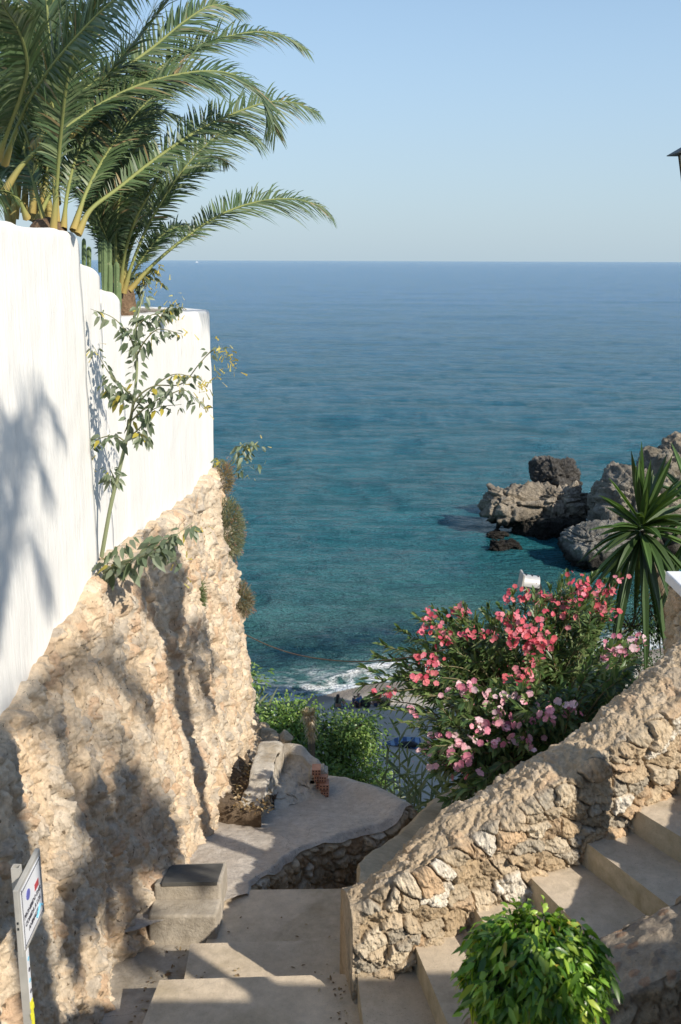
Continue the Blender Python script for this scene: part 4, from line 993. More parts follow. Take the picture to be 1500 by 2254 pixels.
tobacco('tall thin shrub with grey green leaves and yellow flowers against the white wall', [
    [(224, 1225, 7.2), (245, 1110, 7.15), (275, 985, 7.1), (292, 900, 7.1), (302, 810, 7.1), (300, 720, 7.1), (318, 640, 7.15)],
    [(283, 935, 7.1), (300, 880, 7.0), (340, 850, 6.95), (400, 845, 6.95), (440, 800, 6.95), (470, 770, 6.95), (510, 765, 6.95)],
    [(285, 930, 7.1), (330, 890, 7.0), (370, 870, 6.95), (410, 860, 6.9), (450, 900, 6.9)], [(290, 910, 7.1), (330, 860, 7.0), (380, 825, 6.95), (430, 830, 6.9)],
    [(300, 880, 7.1), (270, 850, 7.1), (240, 820, 7.15), (205, 760, 7.15)], [(296, 890, 7.1), (260, 870, 7.1), (225, 840, 7.1)], [(303, 790, 7.1), (285, 740, 7.1), (250, 700, 7.15), (200, 680, 7.2)],
    [(303, 780, 7.1), (320, 750, 7.05), (350, 725, 7.0), (400, 735, 6.95)], [(280, 975, 7.1), (255, 960, 7.1), (220, 965, 7.15), (195, 985, 7.15)], [(282, 965, 7.1), (310, 940, 7.05), (340, 900, 7.0), (400, 890, 7)],
    [(255, 1060, 7.15), (242, 1030, 7.1)], [(280, 960, 7.1), (310, 955, 7.0), (330, 970, 7.0)], [(300, 720, 7.1), (330, 695, 7.1), (365, 690, 7.1)]], .017, 131,
    [(490, 770, 6.95, 2.5), (505, 800, 6.95, 2), (480, 825, 6.95, 1), (400, 835, 6.9, 2), (440, 850, 6.9, 3), (455, 895, 6.9, 1.5), (405, 742, 6.95, 1.2), (195, 1010, 7.15, 1.5), (205, 780, 7.15, .8), (345, 705, 7.05, 1)], 7.1, 26, .066)
tobacco('low leafy spray of grey green and yellow leaves at the foot of the white wall', [
    [(228, 1262, 7.0), (262, 1240, 6.95), (310, 1222, 6.9), (370, 1190, 6.9), (425, 1150, 6.95)], [(228, 1262, 7.0), (250, 1215, 6.95), (285, 1180, 6.95)], [(235, 1260, 7.0), (290, 1235, 6.9), (350, 1215, 6.85), (410, 1235, 6.9)], [(228, 1262, 7.0), (240, 1240, 6.95), (262, 1250, 6.9)], [(300, 1225, 6.9), (345, 1190, 6.9), (390, 1180, 6.9)]], .009, 141,
    [(385, 1205, 6.88, 1.5), (440, 1165, 6.93, 1), (400, 1260, 6.9, .8)], 7, 14, .10)
tobacco('small yellow flowered shrub leaning out behind the lowest wall step', [
    [(285, 660, 8.9), (300, 625, 8.9), (320, 600, 8.9), (345, 590, 8.9)], [(290, 655, 8.9), (310, 640, 8.9), (330, 615, 8.9), (362, 628, 8.9)], [(290, 660, 8.9), (295, 610, 8.9), (310, 590, 8.9)]], .006, 151,
    [(320, 600, 8.9, 3), (335, 590, 8.9, 2), (350, 600, 8.9, 1.2), (310, 625, 8.9, 2.5), (325, 640, 8.9, 1), (360, 632, 8.9, .4)], 8.9, 14, .07)
tobacco('trailing green plant with yellow flowers on the planter rim', [
    [(350, 690, 9.2), (370, 682, 9.2), (392, 676, 9.2)], [(355, 692, 9.2), (375, 680, 9.2), (400, 672, 9.2)], [(352, 690, 9.2), (365, 684, 9.2), (385, 685, 9.2)]], .004, 161, [(388, 674, 9.2, 2), (395, 670, 9.2, 1.5), (365, 690, 9.2, .5)], 9.2, 18, .06)

# cushions growing out of the stone
def cushion(name, label, c, r, cols, n, seed, L=.05, group='grey green cushions on the stone wall', twig=(.30, .17, .12), ntw=14):
    rng = np.random.default_rng(seed); c = Vector(c); t_ = thing(name, label, 'shrub', tuple(c), group); lf = LS(); tw = LS()
    d = rdirs(n, rng); P = d*np.array(r)*(rng.random((n, 1))**.33); P = P*(1+.2*fbm(d[:, 0]*2, d[:, 1]*2, d[:, 2]*2+seed, 2, 3)[:, None])+np.array(list(c))
    lf.blades(P, d+rng.normal(0, .5, (n, 3))+np.array([.2, 0, .45]), rdirs(n, rng), L*(1+rng.normal(0, .25, n)), .006, greens(n, cols, .3, rng), .1)
    for q in range(ntw):
        dd = rdirs(1, rng)[0]; dd[0] = abs(dd[0]); p0 = c+Vector(dd*np.array(r)*.5); p1 = c+Vector(dd*np.array(r)*rng.uniform(1.15, 1.45)); tw.tube([p0, p0.lerp(p1, .6)+Vector((0, 0, .02)), p1], .0025, twig, 4, 0)
        k = 8; lf.blades(np.tile(np.array(list(p1)), (k, 1))+rng.normal(0, .012, (k, 3)), rdirs(k, rng), rdirs(k, rng), .018, .008, twig, 0)
    lf.build('foliage', M['leaf'], t_); tw.build('twigs', M['stem'], t_)
CU = [(.16, .19, .10), (.20, .22, .12), (.13, .165, .09), (.24, .235, .14), (.22, .19, .11)]
cushion('wall_shrub', 'largest grey green cushion hanging from the top right of the stone wall', aty(505, 1165, 11.0), (.16, .2, .36), CU, 3800, 171)
cushion('wall_shrub', 'bright green cushion in the middle of the stone wall', aty(430, 1313, 9.6), (.10, .12, .20), [(.15, .20, .08), (.19, .23, .10), (.12, .17, .07)], 1900, 172, .045, ntw=3)
cushion('wall_shrub', 'brownish cushion on the wall edge below the largest cushion', aty(534, 1322, 11.2), (.12, .15, .19), [(.20, .19, .11), (.24, .19, .12), (.17, .17, .10)], 1700, 173)
cushion('wall_shrub', 'smallest dull cushion low on the stone wall edge', aty(509, 1386, 11.0), (.07, .1, .15), CU[2:], 900, 174, .045, ntw=3)
cushion('wall_shrub', 'dry brownish tuft just under the corner of the white wall', aty(496, 1052, 11.2), (.09, .1, .18), [(.22, .19, .10), (.26, .20, .12)], 1000, 175, .05, ntw=12)
tobacco('sparse dry twig with yellow leaves sticking out over the sea from the wall corner', [
    [(490, 1060, 11.3), (510, 1015, 11.3), (530, 985, 11.3), (545, 975, 11.3), (572, 982, 11.3)], [(490, 1060, 11.3), (520, 1035, 11.3), (545, 1025, 11.3), (575, 1022, 11.3)], [(505, 1020, 11.3), (480, 1010, 11.3), (470, 1020, 11.3)], [(510, 1015, 11.3), (535, 1005, 11.3), (552, 990, 11.3)]], .006, 181,
    [(573, 983, 11.3, .8), (545, 1042, 11.3, .8)], 11.3, 12, .075)

# ------------------------------------------------------------------ oleanders
OLG = [(.08, .145, .045), (.11, .185, .06), (.16, .23, .08), (.065, .12, .045), (.21, .265, .11)]
def oleander(label, root, shoots, clusters, fcols, seed, fsize=.05, L=.135, per=34, bare_base=True):
    rng = np.random.default_rng(seed); t_ = thing('oleander', label, 'flowering shrub', tuple(root)); st = LS(); lf = LS(); root = Vector(root)
    tips = [(Vector(aty(x, y, Y)), None) for x, y, Y in shoots]+[(Vector(aty(x, y, Y)), k) for x, y, Y, k in clusters]
    for tip, k in tips:
        d = tip-root; mid = root.lerp(tip, .55)+Vector((rng.normal(0, .1), rng.normal(0, .1), .18*d.length+rng.normal(0, .05)))
        droop = tip.z < root.z+.9 or rng.random() < .12
        if droop: mid.z += .15
        c = crv([root+Vector((rng.normal(0, .15), rng.normal(0, .12), 0)), mid, tip], 22); st.tube(c, np.linspace(.013, .0035, 22), (.17, .15, .08), 5, 0)
        Cn = np.array([list(q) for q in c]); n = per; ts = np.clip(1-.48*rng.random(n)**1.25, 0, .995)
        P = np.stack([np.interp(ts, np.linspace(0, 1, 22), Cn[:, q]) for q in range(3)], -1)
        T = unit(np.stack([np.interp(ts, np.linspace(0, 1, 22), np.gradient(Cn[:, q])) for q in range(3)], -1))
        R = rdirs(n, rng); R = unit(R-T*(R*T).sum(-1, keepdims=True)); o = (.45+.75*(1-ts)/.48)[:, None]
        D = unit(T*(1.15-o*.35)+R*o+np.array([0, 0, .12]))
        lf.leaves(P, D, R*-.6+T*.6+np.array([0, -.1, .5]), L*(1+rng.normal(0, .18, n))*(.75+.35*(1-ts)/.48), .030*(1+rng.normal(0, .12, n)), greens(n, OLG, .22, rng), .22, rng.uniform(.05, .5, n), mid=(.3, .68), wid=(.95, .85))
        if k:
            fl = LS(); m_ = int(k*11); sp = .055*math.sqrt(k)
            C0 = np.array(list(tip))+rng.normal(0, 1, (m_, 3))*np.array([sp*1.15, sp*.8, sp*.8])
            N_ = unit(rdirs(m_, rng)*.8+np.array([.25, -.75, .5])); A = unit(np.cross(N_, rdirs(m_, rng))); B = np.cross(N_, A); cc = greens(m_, fcols, .18, rng); s_ = fsize*(1+rng.normal(0, .18, m_))
            for q in range(5):
                an = q*2*math.pi/5; D = A*math.cos(an)+B*math.sin(an)+N_*.25
                fl.leaves(C0, D, N_, s_*.55, s_*.48, cc*rng.uniform(.9, 1.1), .12, .12, mid=(.45, .85), wid=(.75, 1.))
            fl.blades(C0-N_*.012, N_, A, s_*.3, s_*.15, cc*.75, 0)
            kb = int(k*5); Pb = np.array(list(tip))+rng.normal(0, 1, (kb, 3))*sp*1.1; fl.blades(Pb, rdirs(kb, rng)+np.array([0, 0, .8]), rdirs(kb, rng), .03, .009, greens(kb, [fcols[0]], .2, rng)*.85, 0)
            fl.build('flower_cluster', M['petal'], t_)
    st.build('stem', M['stem'], t_); lf.build('foliage', M['leaf'], t_)
    return t_
def inpoly(x, y, poly):
    c = False; j = len(poly)-1
    for i in range(len(poly)):
        xi, yi = poly[i]; xj, yj = poly[j]
        if (yi > y) != (yj > y) and x < (xj-xi)*(y-yi)/(yj-yi)+xi: c = not c
        j = i
    return c
def fillpts(poly, n, Y0, Y1, seed, near=None):
    rng = np.random.default_rng(seed); out = []; xs = [p[0] for p in poly]; ys = [p[1] for p in poly]
    while len(out) < n:
        x, y = rng.uniform(min(xs), max(xs)), rng.uniform(min(ys), max(ys))
        if inpoly(x, y, poly): out.append((x, y, rng.uniform(Y0, Y1)))
    return out
RED = [(.60, .09, .14), (.68, .16, .22), (.62, .12, .14), (.74, .28, .33), (.70, .22, .24)]
PINK = [(.78, .36, .44), (.84, .48, .54), (.88, .62, .66), (.72, .26, .36)]
pol = [(845, 1440), (870, 1385), (945, 1350), (1040, 1335), (1120, 1345), (1150, 1305), (1215, 1285), (1260, 1262), (1335, 1290), (1340, 1350), (1390, 1400), (1385, 1480), (1250, 1560), (1050, 1560), (930, 1540), (870, 1500)]
edge = [(800, 1470, 8.3), (812, 1492, 8.3), (800, 1508, 8.2), (830, 1445, 8.4), (845, 1420, 8.5), (880, 1385, 8.6), (955, 1340, 8.7), (1000, 1345, 8.6), (1020, 1330, 8.7), (1075, 1338, 8.7), (1100, 1335, 8.8), (1210, 1290, 9), (1250, 1262, 9.1), (1305, 1268, 9.1), (1330, 1285, 9), (1345, 1330, 9), (815, 1540, 8.1), (850, 1560, 8.1), (905, 1600, 8.0), (935, 1610, 8.0), (875, 1590, 8), (1060, 1340, 8.8), (1130, 1330, 8.8), (920, 1360, 8.7), (1285, 1275, 9.1), (1180, 1330, 9)]
redc = [(955, 1375, 8.3, 1.6), (965, 1400, 8.2, 1.2), (945, 1350, 8.5, .7), (1015, 1340, 8.5, 1), (1030, 1395, 8.1, .8), (1060, 1398, 8.1, .8), (940, 1460, 8.0, 1.6), (932, 1485, 8.0, 1.2), (1140, 1380, 8.1, 3), (1170, 1405, 8.0, 3), (1180, 1425, 8.0, 2), (1125, 1360, 8.2, 1.2), (1130, 1310, 8.6, .9), (1165, 1305, 8.6, .9), (1200, 1315, 8.5, 1.2), (1270, 1285, 8.7, 1.3), (1300, 1285, 8.7, 1.3), (1245, 1320, 8.5, 1.6), (1325, 1325, 8.6, 1.5), (1330, 1350, 8.5, 1.2), (1290, 1310, 8.6, 1), (1250, 1360, 8.4, .8), (1165, 1450, 7.9, .5), (1085, 1400, 8.1, .4), (1130, 1490, 7.8, 1.3), (1165, 1485, 7.8, 1.0), (850, 1520, 8.0, .6), (826, 1530, 8.1, .4), (1210, 1355, 8.3, .6), (1340, 1300, 8.7, .8), (1365, 1270, 8.9, .4)]
dY = 1.55
oleander('large oleander crowned with coral red flower clusters behind the rubble wall', Vector((2.15, 10.3, -6.0)), [(x, y, Y+dY) for x, y, Y in edge+fillpts(pol, 220, 7.9, 9.1, 41)], [(x, y, Y+dY-.25, k) for x, y, Y, k in redc], RED, 201, .054, .155)
pol2 = [(960, 1560), (1080, 1500), (1250, 1500), (1400, 1430), (1440, 1470), (1330, 1570), (1200, 1650), (1080, 1730), (1000, 1740), (960, 1700), (930, 1650)]
pinkc = [(1000, 1520, 7.8, .9), (1030, 1515, 7.8, 1.1), (1060, 1525, 7.7, 1.2), (1085, 1550, 7.6, 1.0), (1120, 1535, 7.6, .6), (1160, 1540, 7.5, .7), (1230, 1560, 7.2, 1.1), (1255, 1562, 7.2, .6), (1095, 1590, 7.4, 1), (1115, 1600, 7.4, .8), (1060, 1595, 7.4, 1.3), (1140, 1590, 7.3, 1.0), (1170, 1595, 7.3, 1.0), (1190, 1600, 7.3, .9), (1145, 1625, 7.2, .9), (1085, 1640, 7.2, 1), (1035, 1655, 7.2, 1.2), (1010, 1665, 7.2, 1.1), (1030, 1690, 7.1, .7), (960, 1620, 7.6, 1.0), (945, 1655, 7.6, 1.2), (990, 1655, 7.5, .8), (1345, 1420, 8.3, 1.2), (1330, 1440, 8.2, 1), (1370, 1425, 8.3, 1), (1400, 1420, 8.4, .8), (1155, 1640, 7.1, .5), (1100, 1565, 7.5, .8), (1200, 1580, 7.2, .5), (1050, 1620, 7.4, .6), (1410, 1410, 8.3, .5)]
oleander('lower oleander with pale pink flowers pressed against the back of the rubble wall', Vector((1.75, 7.9, -4.95)), fillpts(pol2, 150, 7.15, 8.1, 43)+[(1010, 1745, 7.0), (1030, 1735, 6.9), (985, 1760, 7.0), (1015, 1765, 7.0), (960, 1700, 7.3), (935, 1640, 7.5), (1060, 1720, 6.9)], [(x, y, Y-.12, k*.62) for x, y, Y, k in pinkc]+[(905, 1560, 7.7, .4), (975, 1690, 7.3, .5), (1000, 1620, 7.3, .4)], PINK, 202, .056)

# dark glossy shrub behind the pillar
DK = [(.035, .075, .025), (.05, .10, .035), (.07, .13, .045)]
def bushy(name, label, cat, lobes, n, L, W, cols, root, seed, mats, group=None, clump=60, limb=(.12, .10, .06), limbr=.03, droop=.25, trunks=None, sub=.16):
    """crown made of many leaf clumps with gaps between, on branching limbs"""
    rng = np.random.default_rng(seed); root = Vector(root); t_ = thing(name, label, cat, tuple(root), group); st = LS(); lf = LS()
    tot = sum(l[2] for l in lobes)
    for c, r, wgt in lobes:
        c = Vector(c); r = np.array(r); k = max(3, int(n*wgt/tot/clump))
        limb_c = crv([root, root.lerp(c, .5)+Vector((rng.normal(0, .08), rng.normal(0, .08), .1*(c-root).length)), c], 12); st.tube(limb_c, np.linspace(limbr, limbr*.4, 12), limb, 6, 0)
        d = rdirs(k, rng); d[:, 1] = -np.abs(d[:, 1])*.9+d[:, 1]*.1*0+np.where(rng.random(k) < .35, np.abs(d[:, 1])*1.6, 0); d = unit(d)
        P0 = d*r*(.35+.65*rng.random((k, 1))**.5)+np.array(list(c))
        for p, dd in zip(P0, d):
            pv = Vector(p); st.tube([c, c.lerp(pv, .6)+Vector((0, 0, .03)), pv], [limbr*.35, limbr*.2, .003], limb, 4, 0)
            o = rng.normal(0, 1, (clump, 3))*sub*np.array([1, 1, .75])*rng.uniform(.7, 1.3); P = p+o
            D = unit(unit(o)*.8+dd*.5+np.array([0, 0, -.15])+rng.normal(0, .4, (clump, 3)))
            tone = rng.uniform(.75, 1.25)
            lf.leaves(P, D, rng.normal(0, .45, (clump, 3))+np.array([.15, -.2, 1]), L*(1+rng.normal(0, .2, clump)), W*(1+rng.normal(0, .15, clump)), greens(clump, cols, .25, rng)*tone, .2, droop)
    st.build('trunk' if cat == 'tree' else 'stem', M['stem'], t_); lf.build('crown' if cat == 'tree' else 'foliage', mats, t_)
    return t_
bushy('shrub', 'dark glossy small leaved shrub below the yucca beside the pillar', 'shrub', [(aty(1390, 1380, 11.6), (.33, .3, .45), 2), (aty(1425, 1335, 11.7), (.3, .3, .35), 1.4), (aty(1400, 1460, 11.3), (.3, .25, .3), 1.4)], 3800, .038, .017, DK, aty(1410, 1560, 11.5), 211, M['leafgloss'], sub=.09)

# ------------------------------------------------------------------ yuccas
YC = [(.065, .12, .035), (.09, .16, .048), (.12, .20, .065), (.06, .10, .035)]
def yucca(label, c, n, L, W, seed, trunk_to, extra=None):
    rng = np.random.default_rng(seed); c = Vector(c); t_ = thing('yucca', label, 'yucca', tuple(trunk_to)); lf = LS(); st = LS()
    el = np.concatenate([rng.uniform(.75, 1.4, n//3), rng.uniform(-.9, .75, n-n//3)]); az = rng.uniform(0, 2*np.pi, n); d = np.stack([np.cos(az)*np.cos(el), np.sin(az)*np.cos(el), np.sin(el)], -1)
    P = np.array(list(c))+d*.03+np.array([0, 0, 1])*np.clip(el, -1, 1)[:, None]*.10
    LL = L*(1+rng.normal(0, .12, n))*np.where(el > .6, 1.05, 1); dr = np.clip(.55-.42*el, .0, 1.1)*rng.uniform(.4, 1.6, n)
    prof = ((0, .7), (.08, .55), (.3, .95), (.55, 1), (.8, .62), (1, .03))
    for s_ in (1,):
        S = unit(np.cross(d, np.array([0, 0, 1.0])+rng.normal(0, .2, (n, 3)))); U = np.cross(S, d)
        col = greens(n, YC, .25, rng)
        lf.blades(P, d, U+S*.45, LL, W, col, dr, 0, prof); lf.blades(P+S*.0, d+S*.0, U-S*.45, LL*.99, W*.9, col*1.05, dr, 0, prof)
    lf.build('leaves', M['leaf'], t_)
    tt = Vector(trunk_to); cc = crv([tt, tt.lerp(c, .5)+Vector((.05, 0, 0)), c], 14); st.tube(cc, np.linspace(.06, .05, 14), (.16, .115, .075), 10, 0); st.build('trunk', M['bark'], t_)
yucca('tall spiky green yucca standing in front of the big sea rock', aty(1412, 1172, 11.2), 70, .74, .088, 221, aty(1475, 1420, 11.4))
yucca('second yucca cut off by the right edge behind the first', aty(1540, 1150, 11.6), 46, .80, .088, 222, aty(1560, 1400, 11.7))

# ------------------------------------------------------------------ round bush in front
FC = [(.085, .19, .024), (.13, .27, .034), (.20, .36, .045), (.055, .13, .022), (.30, .43, .07)]
def ficus():
    rng = np.random.default_rng(231); c = Vector(aty(1178, 2140, 3.08)); t_ = thing('round_bush', 'bright green weeping fig bush with glossy drooping leaves in the foreground', 'bush', (c.x, c.y, -3.4)); lf = LS(); st = LS()
    r = np.array([.196, .19, .18]); n = 360
    d = rdirs(n, rng); d = d[d[:, 2] > -.75]; n = len(d)
    rr = .55+.5*rng.random((n, 1))**.6; P0 = np.array(list(c))+d*r*rr
    hub = Vector((c.x+.02, c.y, c.z-.22))
    for p, dd in zip(P0, d):
        pv = Vector(p); mid = hub.lerp(pv, .55)+Vector((0, 0, .05)); st.tube([hub, mid, pv], [.005, .0035, .0015], (.26, .20, .12), 4, 0)
        k = 15; ts = rng.random(k); q = np.array(list(pv)); dirn = unit(dd*np.array([1, 1, .2])+np.array([0, 0, -.25]))
        P = q+dirn*(ts[:, None]-.35)*.11+rng.normal(0, .012, (k, 3))
        D = unit(dirn*.45+rdirs(k, rng)*np.array([.9, .9, .6])+np.array([0, 0, -.6])); cc = greens(k, FC, .2, rng)
        young = ts > .75; cc[young] = cc[young]*np.array([1.5, 1.3, 1.1]); old = rng.random(k) < .03; cc[old] = (.45, .36, .06)
        lf.leaves(P, D, dd+rng.normal(0, .7, (k, 3)), .053*(1+rng.normal(0, .2, k)), .0205*(1+rng.normal(0, .12, k)), cc, .3, .35, mid=(.3, .65), wid=(1., .78))
    for q in range(44):   # sprigs sticking out of the outline
        dd = rdirs(1, rng)[0]; dd[2] = abs(dd[2])*.8+.1; p = Vector(np.array(list(c))+dd*r*1.02); e = p+Vector(dd)*rng.uniform(.02, .085); st.tube([p, e], .0018, (.2, .22, .08), 4, 0)
        k = 7; P = np.array([list(p.lerp(e, t)) for t in np.linspace(0, 1, k)]); lf.leaves(P, rdirs(k, rng)*.7+dd+np.array([0, 0, -.4]), rdirs(k, rng)+dd, .045, .019, greens(k, FC[2:], .2, rng)*1.15, .3, .45)
    for a_ in range(5): st.tube(crv([Vector((c.x+.02+.02*math.cos(a_*1.3), c.y+.02*math.sin(a_*1.3), -3.3)), Vector((c.x+.02+.035*math.cos(a_*2), c.y+.03*math.sin(a_*2), c.z-.32)), hub+Vector((.03*math.cos(a_*1.7), .03*math.sin(a_*1.7), .05))], 8), .011, (.30, .24, .16), 6, 0)
    st.build('stem', M['stem'], t_); lf.build('foliage', M['leafgloss'], t_)
ficus()
pm_ = MB(); cz = Vector(aty(1178, 2140, 3.08)); prof = [(.12, -3.78), (.17, -3.42), (.185, -3.42), (.185, -3.38), (.16, -3.38), (.15, -3.43), (.0, -3.43)]
V = []; nr = 28
for r_, z_ in prof:
    for k in range(nr): V.append((cz.x+max(r_, .001)*math.cos(2*math.pi*k/nr), cz.y+max(r_, .001)*math.sin(2*math.pi*k/nr), z_))
pm_.add(V, [(j*nr+k, j*nr+(k+1) % nr, (j+1)*nr+(k+1) % nr, (j+1)*nr+k) for j in range(len(prof)-1) for k in range(nr)])
tag(pm_.build('flower_pot', M['brick'], None, True), 'clay pot under the round green bush, just below the frame', 'pot')

# ------------------------------------------------------------------ trees, reeds and dead stalk below the path
TG = [(.13, .235, .05), (.18, .29, .07), (.095, .175, .042), (.23, .32, .095)]
def lob(l): return [(tuple(aty(x, y, Y)), r, w_) for x, y, Y, r, w_ in l]
bushy('tree', 'bushy green tree close against the far end of the stone wall', 'tree', lob([(635, 1590, 13.2, (.42, .4, .28), 3), (600, 1620, 13.0, (.3, .35, .3), 1.6), (645, 1640, 12.8, (.42, .4, .3), 2.6), (655, 1570, 13.3, (.2, .25, .16), .8), (600, 1660, 12.7, (.35, .35, .25), 1.6), (715, 1600, 13.3, (.16, .25, .2), .8), (650, 1700, 12.5, (.5, .4, .3), 2)]), 8200, .062, .030, TG, aty(650, 1860, 13), 241, M['leafgloss'], 'trees growing on the slope below the path', sub=.12)
bushy('tree', 'round headed green tree with straggling twigs, in front of the shaded sand', 'tree', lob([(765, 1610, 13.2, (.34, .35, .24), 2.4), (790, 1600, 13.2, (.2, .25, .15), .8), (815, 1630, 13.2, (.12, .2, .1), .35), (740, 1665, 13.0, (.36, .4, .26), 2.2), (775, 1690, 12.8, (.42, .4, .3), 2.4), (745, 1735, 12.5, (.36, .4, .22), 1.8), (800, 1735, 12.5, (.34, .4, .2), 1.8), (828, 1700, 12.8, (.14, .2, .14), .4), (700, 1700, 12.8, (.3, .3, .3), 1.4)]), 8200, .060, .029, TG, aty(760, 1880, 13), 242, M['leafgloss'], 'trees growing on the slope below the path', sub=.11)
bushy('shrub', 'strip of green leaves peeping out behind the edge of the stone wall', 'shrub', lob([(552, 1500, 13.5, (.1, .2, .25), 1), (560, 1545, 13.2, (.14, .2, .2), 1)]), 700, .06, .03, TG, aty(560, 1700, 13.2), 243, M['leafgloss'], sub=.1)
def stalk():
    rng = np.random.default_rng(251); a = Vector(aty(688, 1760, 12.3)); b = Vector(aty(686, 1640, 12.35)); c = Vector(aty(684, 1578, 12.4)); t_ = thing('dead_palm_stump', 'dead bleached stalk of dry leaf bases rising from the green tree', 'stump', tuple(a)); st = LS(); lf = LS()
    cc = crv([a, b, c, Vector(aty(672, 1574, 12.35))], 24); st.tube(cc, np.interp(np.linspace(0, 1, 24), [0, .5, .8, 1], [.045, .05, .032, .01]), np.array([(.13, .115, .09)]*9+[(.50, .40, .27)]*15), 10, 0)
    n = 190; ts = rng.uniform(.38, 1, n); Cn = np.array([list(q) for q in cc]); P = np.stack([np.interp(ts, np.linspace(0, 1, 24), Cn[:, q]) for q in range(3)], -1); az = rng.uniform(0, 6.28, n); P += np.stack([np.cos(az), np.sin(az), 0*az], -1)*(.052*(1.15-.6*ts))[:, None]
    lf.blades(P, np.stack([np.cos(az)*.5, np.sin(az)*.5, np.where(rng.random(n) < .5, .9, -.6)], -1), np.stack([np.cos(az), np.sin(az), 0*az], -1), .10, .028, greens(n, [(.58, .47, .31), (.46, .35, .21), (.64, .54, .38)], .2, rng), .1)
    st.build('trunk', M['stem'], t_); lf.build('dry_sheaths', M['leaf'], t_)
stalk()
RC = [(.16, .21, .10), (.20, .25, .13), (.13, .18, .085), (.24, .27, .16)]
def reed(label, stems, seed, L=.42, n=18, group='giant reeds on the slope'):
    rng = np.random.default_rng(seed); t_ = thing('reed_clump', label, 'reeds', tuple(aty(*stems[0][0])), group); st = LS(); lf = LS()
    for a, b in stems:
        a, b = Vector(aty(*a)), Vector(aty(*b)); h = (b-a).length; c = crv([a, a.lerp(b, .5)+Vector((rng.normal(0, .03), 0, 0)), b], 12); st.tube(c, np.linspace(.014, .005, 12), (.24, .28, .14), 5, 0)
        k = int(n*max(.5, h/1.4)); ts = np.linspace(.05, 1, k); Cn = np.array([list(q) for q in c]); P = np.stack([np.interp(ts, np.linspace(0, 1, 12), Cn[:, q]) for q in range(3)], -1)
        sd = np.where(np.arange(k) % 2 == 0, 1, -1)*1.0; az = rng.normal(.1, .9, k)
        D = np.stack([np.cos(az)*sd*.75, np.sin(az)*sd*.75, .55+.9*ts**3+rng.normal(0, .1, k)], -1)
        lf.blades(P, D, np.stack([0*az, 0*az-.6, 1+0*az], -1)+rng.normal(0, .4, (k, 3)), L*(1-.25*ts)*(1+rng.normal(0, .2, k)), .037, greens(k, RC, .2, rng), .45*(1.1-ts)+.05, 0, ((0, .7), (.25, 1), (.65, .6), (1, .03)))
    st.build('stems', M['stem'], t_); lf.build('leaves', M['leaf'], t_)
reed('tall pale reeds with pointed leaves standing left of the oleander', [((852, 1790, 11.8), (858, 1640, 11.9)), ((884, 1800, 11.8), (880, 1618, 11.9)), ((870, 1800, 12.0), (868, 1665, 12.1)), ((900, 1800, 11.7), (897, 1660, 11.7))], 261)
reed('lower bluish reeds crowding under the oleander', [((905, 1810, 11.4), (915, 1700, 11.4)), ((925, 1800, 11.4), (930, 1685, 11.4)), ((940, 1800, 11.3), (950, 1680, 11.3)), ((965, 1800, 11.2), (968, 1690, 11.2)), ((885, 1810, 11.5), (890, 1715, 11.5)), ((985, 1790, 11.1), (988, 1690, 11.1)), ((845, 1810, 11.7), (840, 1720, 11.8)), ((935, 1820, 11.2), (925, 1740, 11.2)), ((915, 1820, 11.2), (900, 1750, 11.2)), ((955, 1820, 11.2), (962, 1740, 11.2)), ((975, 1810, 11.1), (985, 1740, 11.1)), ((870, 1815, 11.6), (868, 1740, 11.6))], 262, .38)
reed('thin reeds showing between the stone wall and the green tree', [((575, 1620, 13.3), (572, 1530, 13.4)), ((590, 1640, 13.2), (588, 1560, 13.3)), ((562, 1600, 13.4), (566, 1545, 13.4))], 263, .36)
# leaf litter on the bed, weeds, fallen leaf
def litter():
    rng = np.random.default_rng(271); lf = LS(); n = 420; P = []
    for q in range(n):
        x, y = rng.uniform(515, 600), rng.uniform(1680, 1790)
        p = atp(x, y, -2.83, -.25); P.append(list(p+Vector((0, 0, rng.uniform(0, .06)))))
    lf.leaves(np.array(P), rdirs(n, rng)*np.array([1, 1, .35]), rdirs(n, rng)+np.array([0, 0, 1]), .045, .02, greens(n, [(.30, .21, .11), (.22, .15, .08), (.38, .29, .17)], .3, rng), .3, .1)
    o = lf.build('leaf_litter', M['leaf']); tag(o, 'dry brown fallen leaves on the earth bed', 'leaf litter', kind='stuff')
litter()
lf = LS(); P = np.array([list(atz(362, 2146, -4.71))]*2); lf.leaves(P, [(1, .2, .1), (.8, -.3, .15)], [(0, 0, 1), (.2, 0, 1)], .06, .028, (.13, .08, .045), .3, -.05)
tag(lf.build('fallen_leaf', M['leaf']), 'single brown curled leaf lying in the gutter', 'leaf')

# ================================================================== PROPS
# sign
SG = thing('sign', 'white notice sign on a square grey post in front of the stone wall', 'sign', (-1.523, 4.3, -4.7))
SX, SY0, SY1, SZ0, SZ1 = -1.472, 4.14, 4.494, -3.165, -2.81
m_ = MB(); m_.box((SX-.012, (SY0+SY1)/2, (SZ0+SZ1)/2), (.024, SY1-SY0, SZ1-SZ0)); plate = m_.build('plate', M['grey'], SG, bevel=.003)
m_ = MB(); m_.box((SX+.0015, (SY0+SY1)/2, (SZ0+SZ1)/2), (.003, SY1-SY0-.05, SZ1-SZ0-.05)); panel = m_.build('panel', M['signwhite'], plate)
m_ = MB()
for (y, z, sy, sz) in [((SY0+SY1)/2, SZ1-.035, .30, .004), ((SY0+SY1)/2, SZ0+.035, .30, .004), (SY0+.035, (SZ0+SZ1)/2, .004, .31), (SY1-.035, (SZ0+SZ1)/2, .004, .31)]: m_.box((SX+.004, y, z), (.002, sy, sz))
m_.build('border', M['ink'], plate)
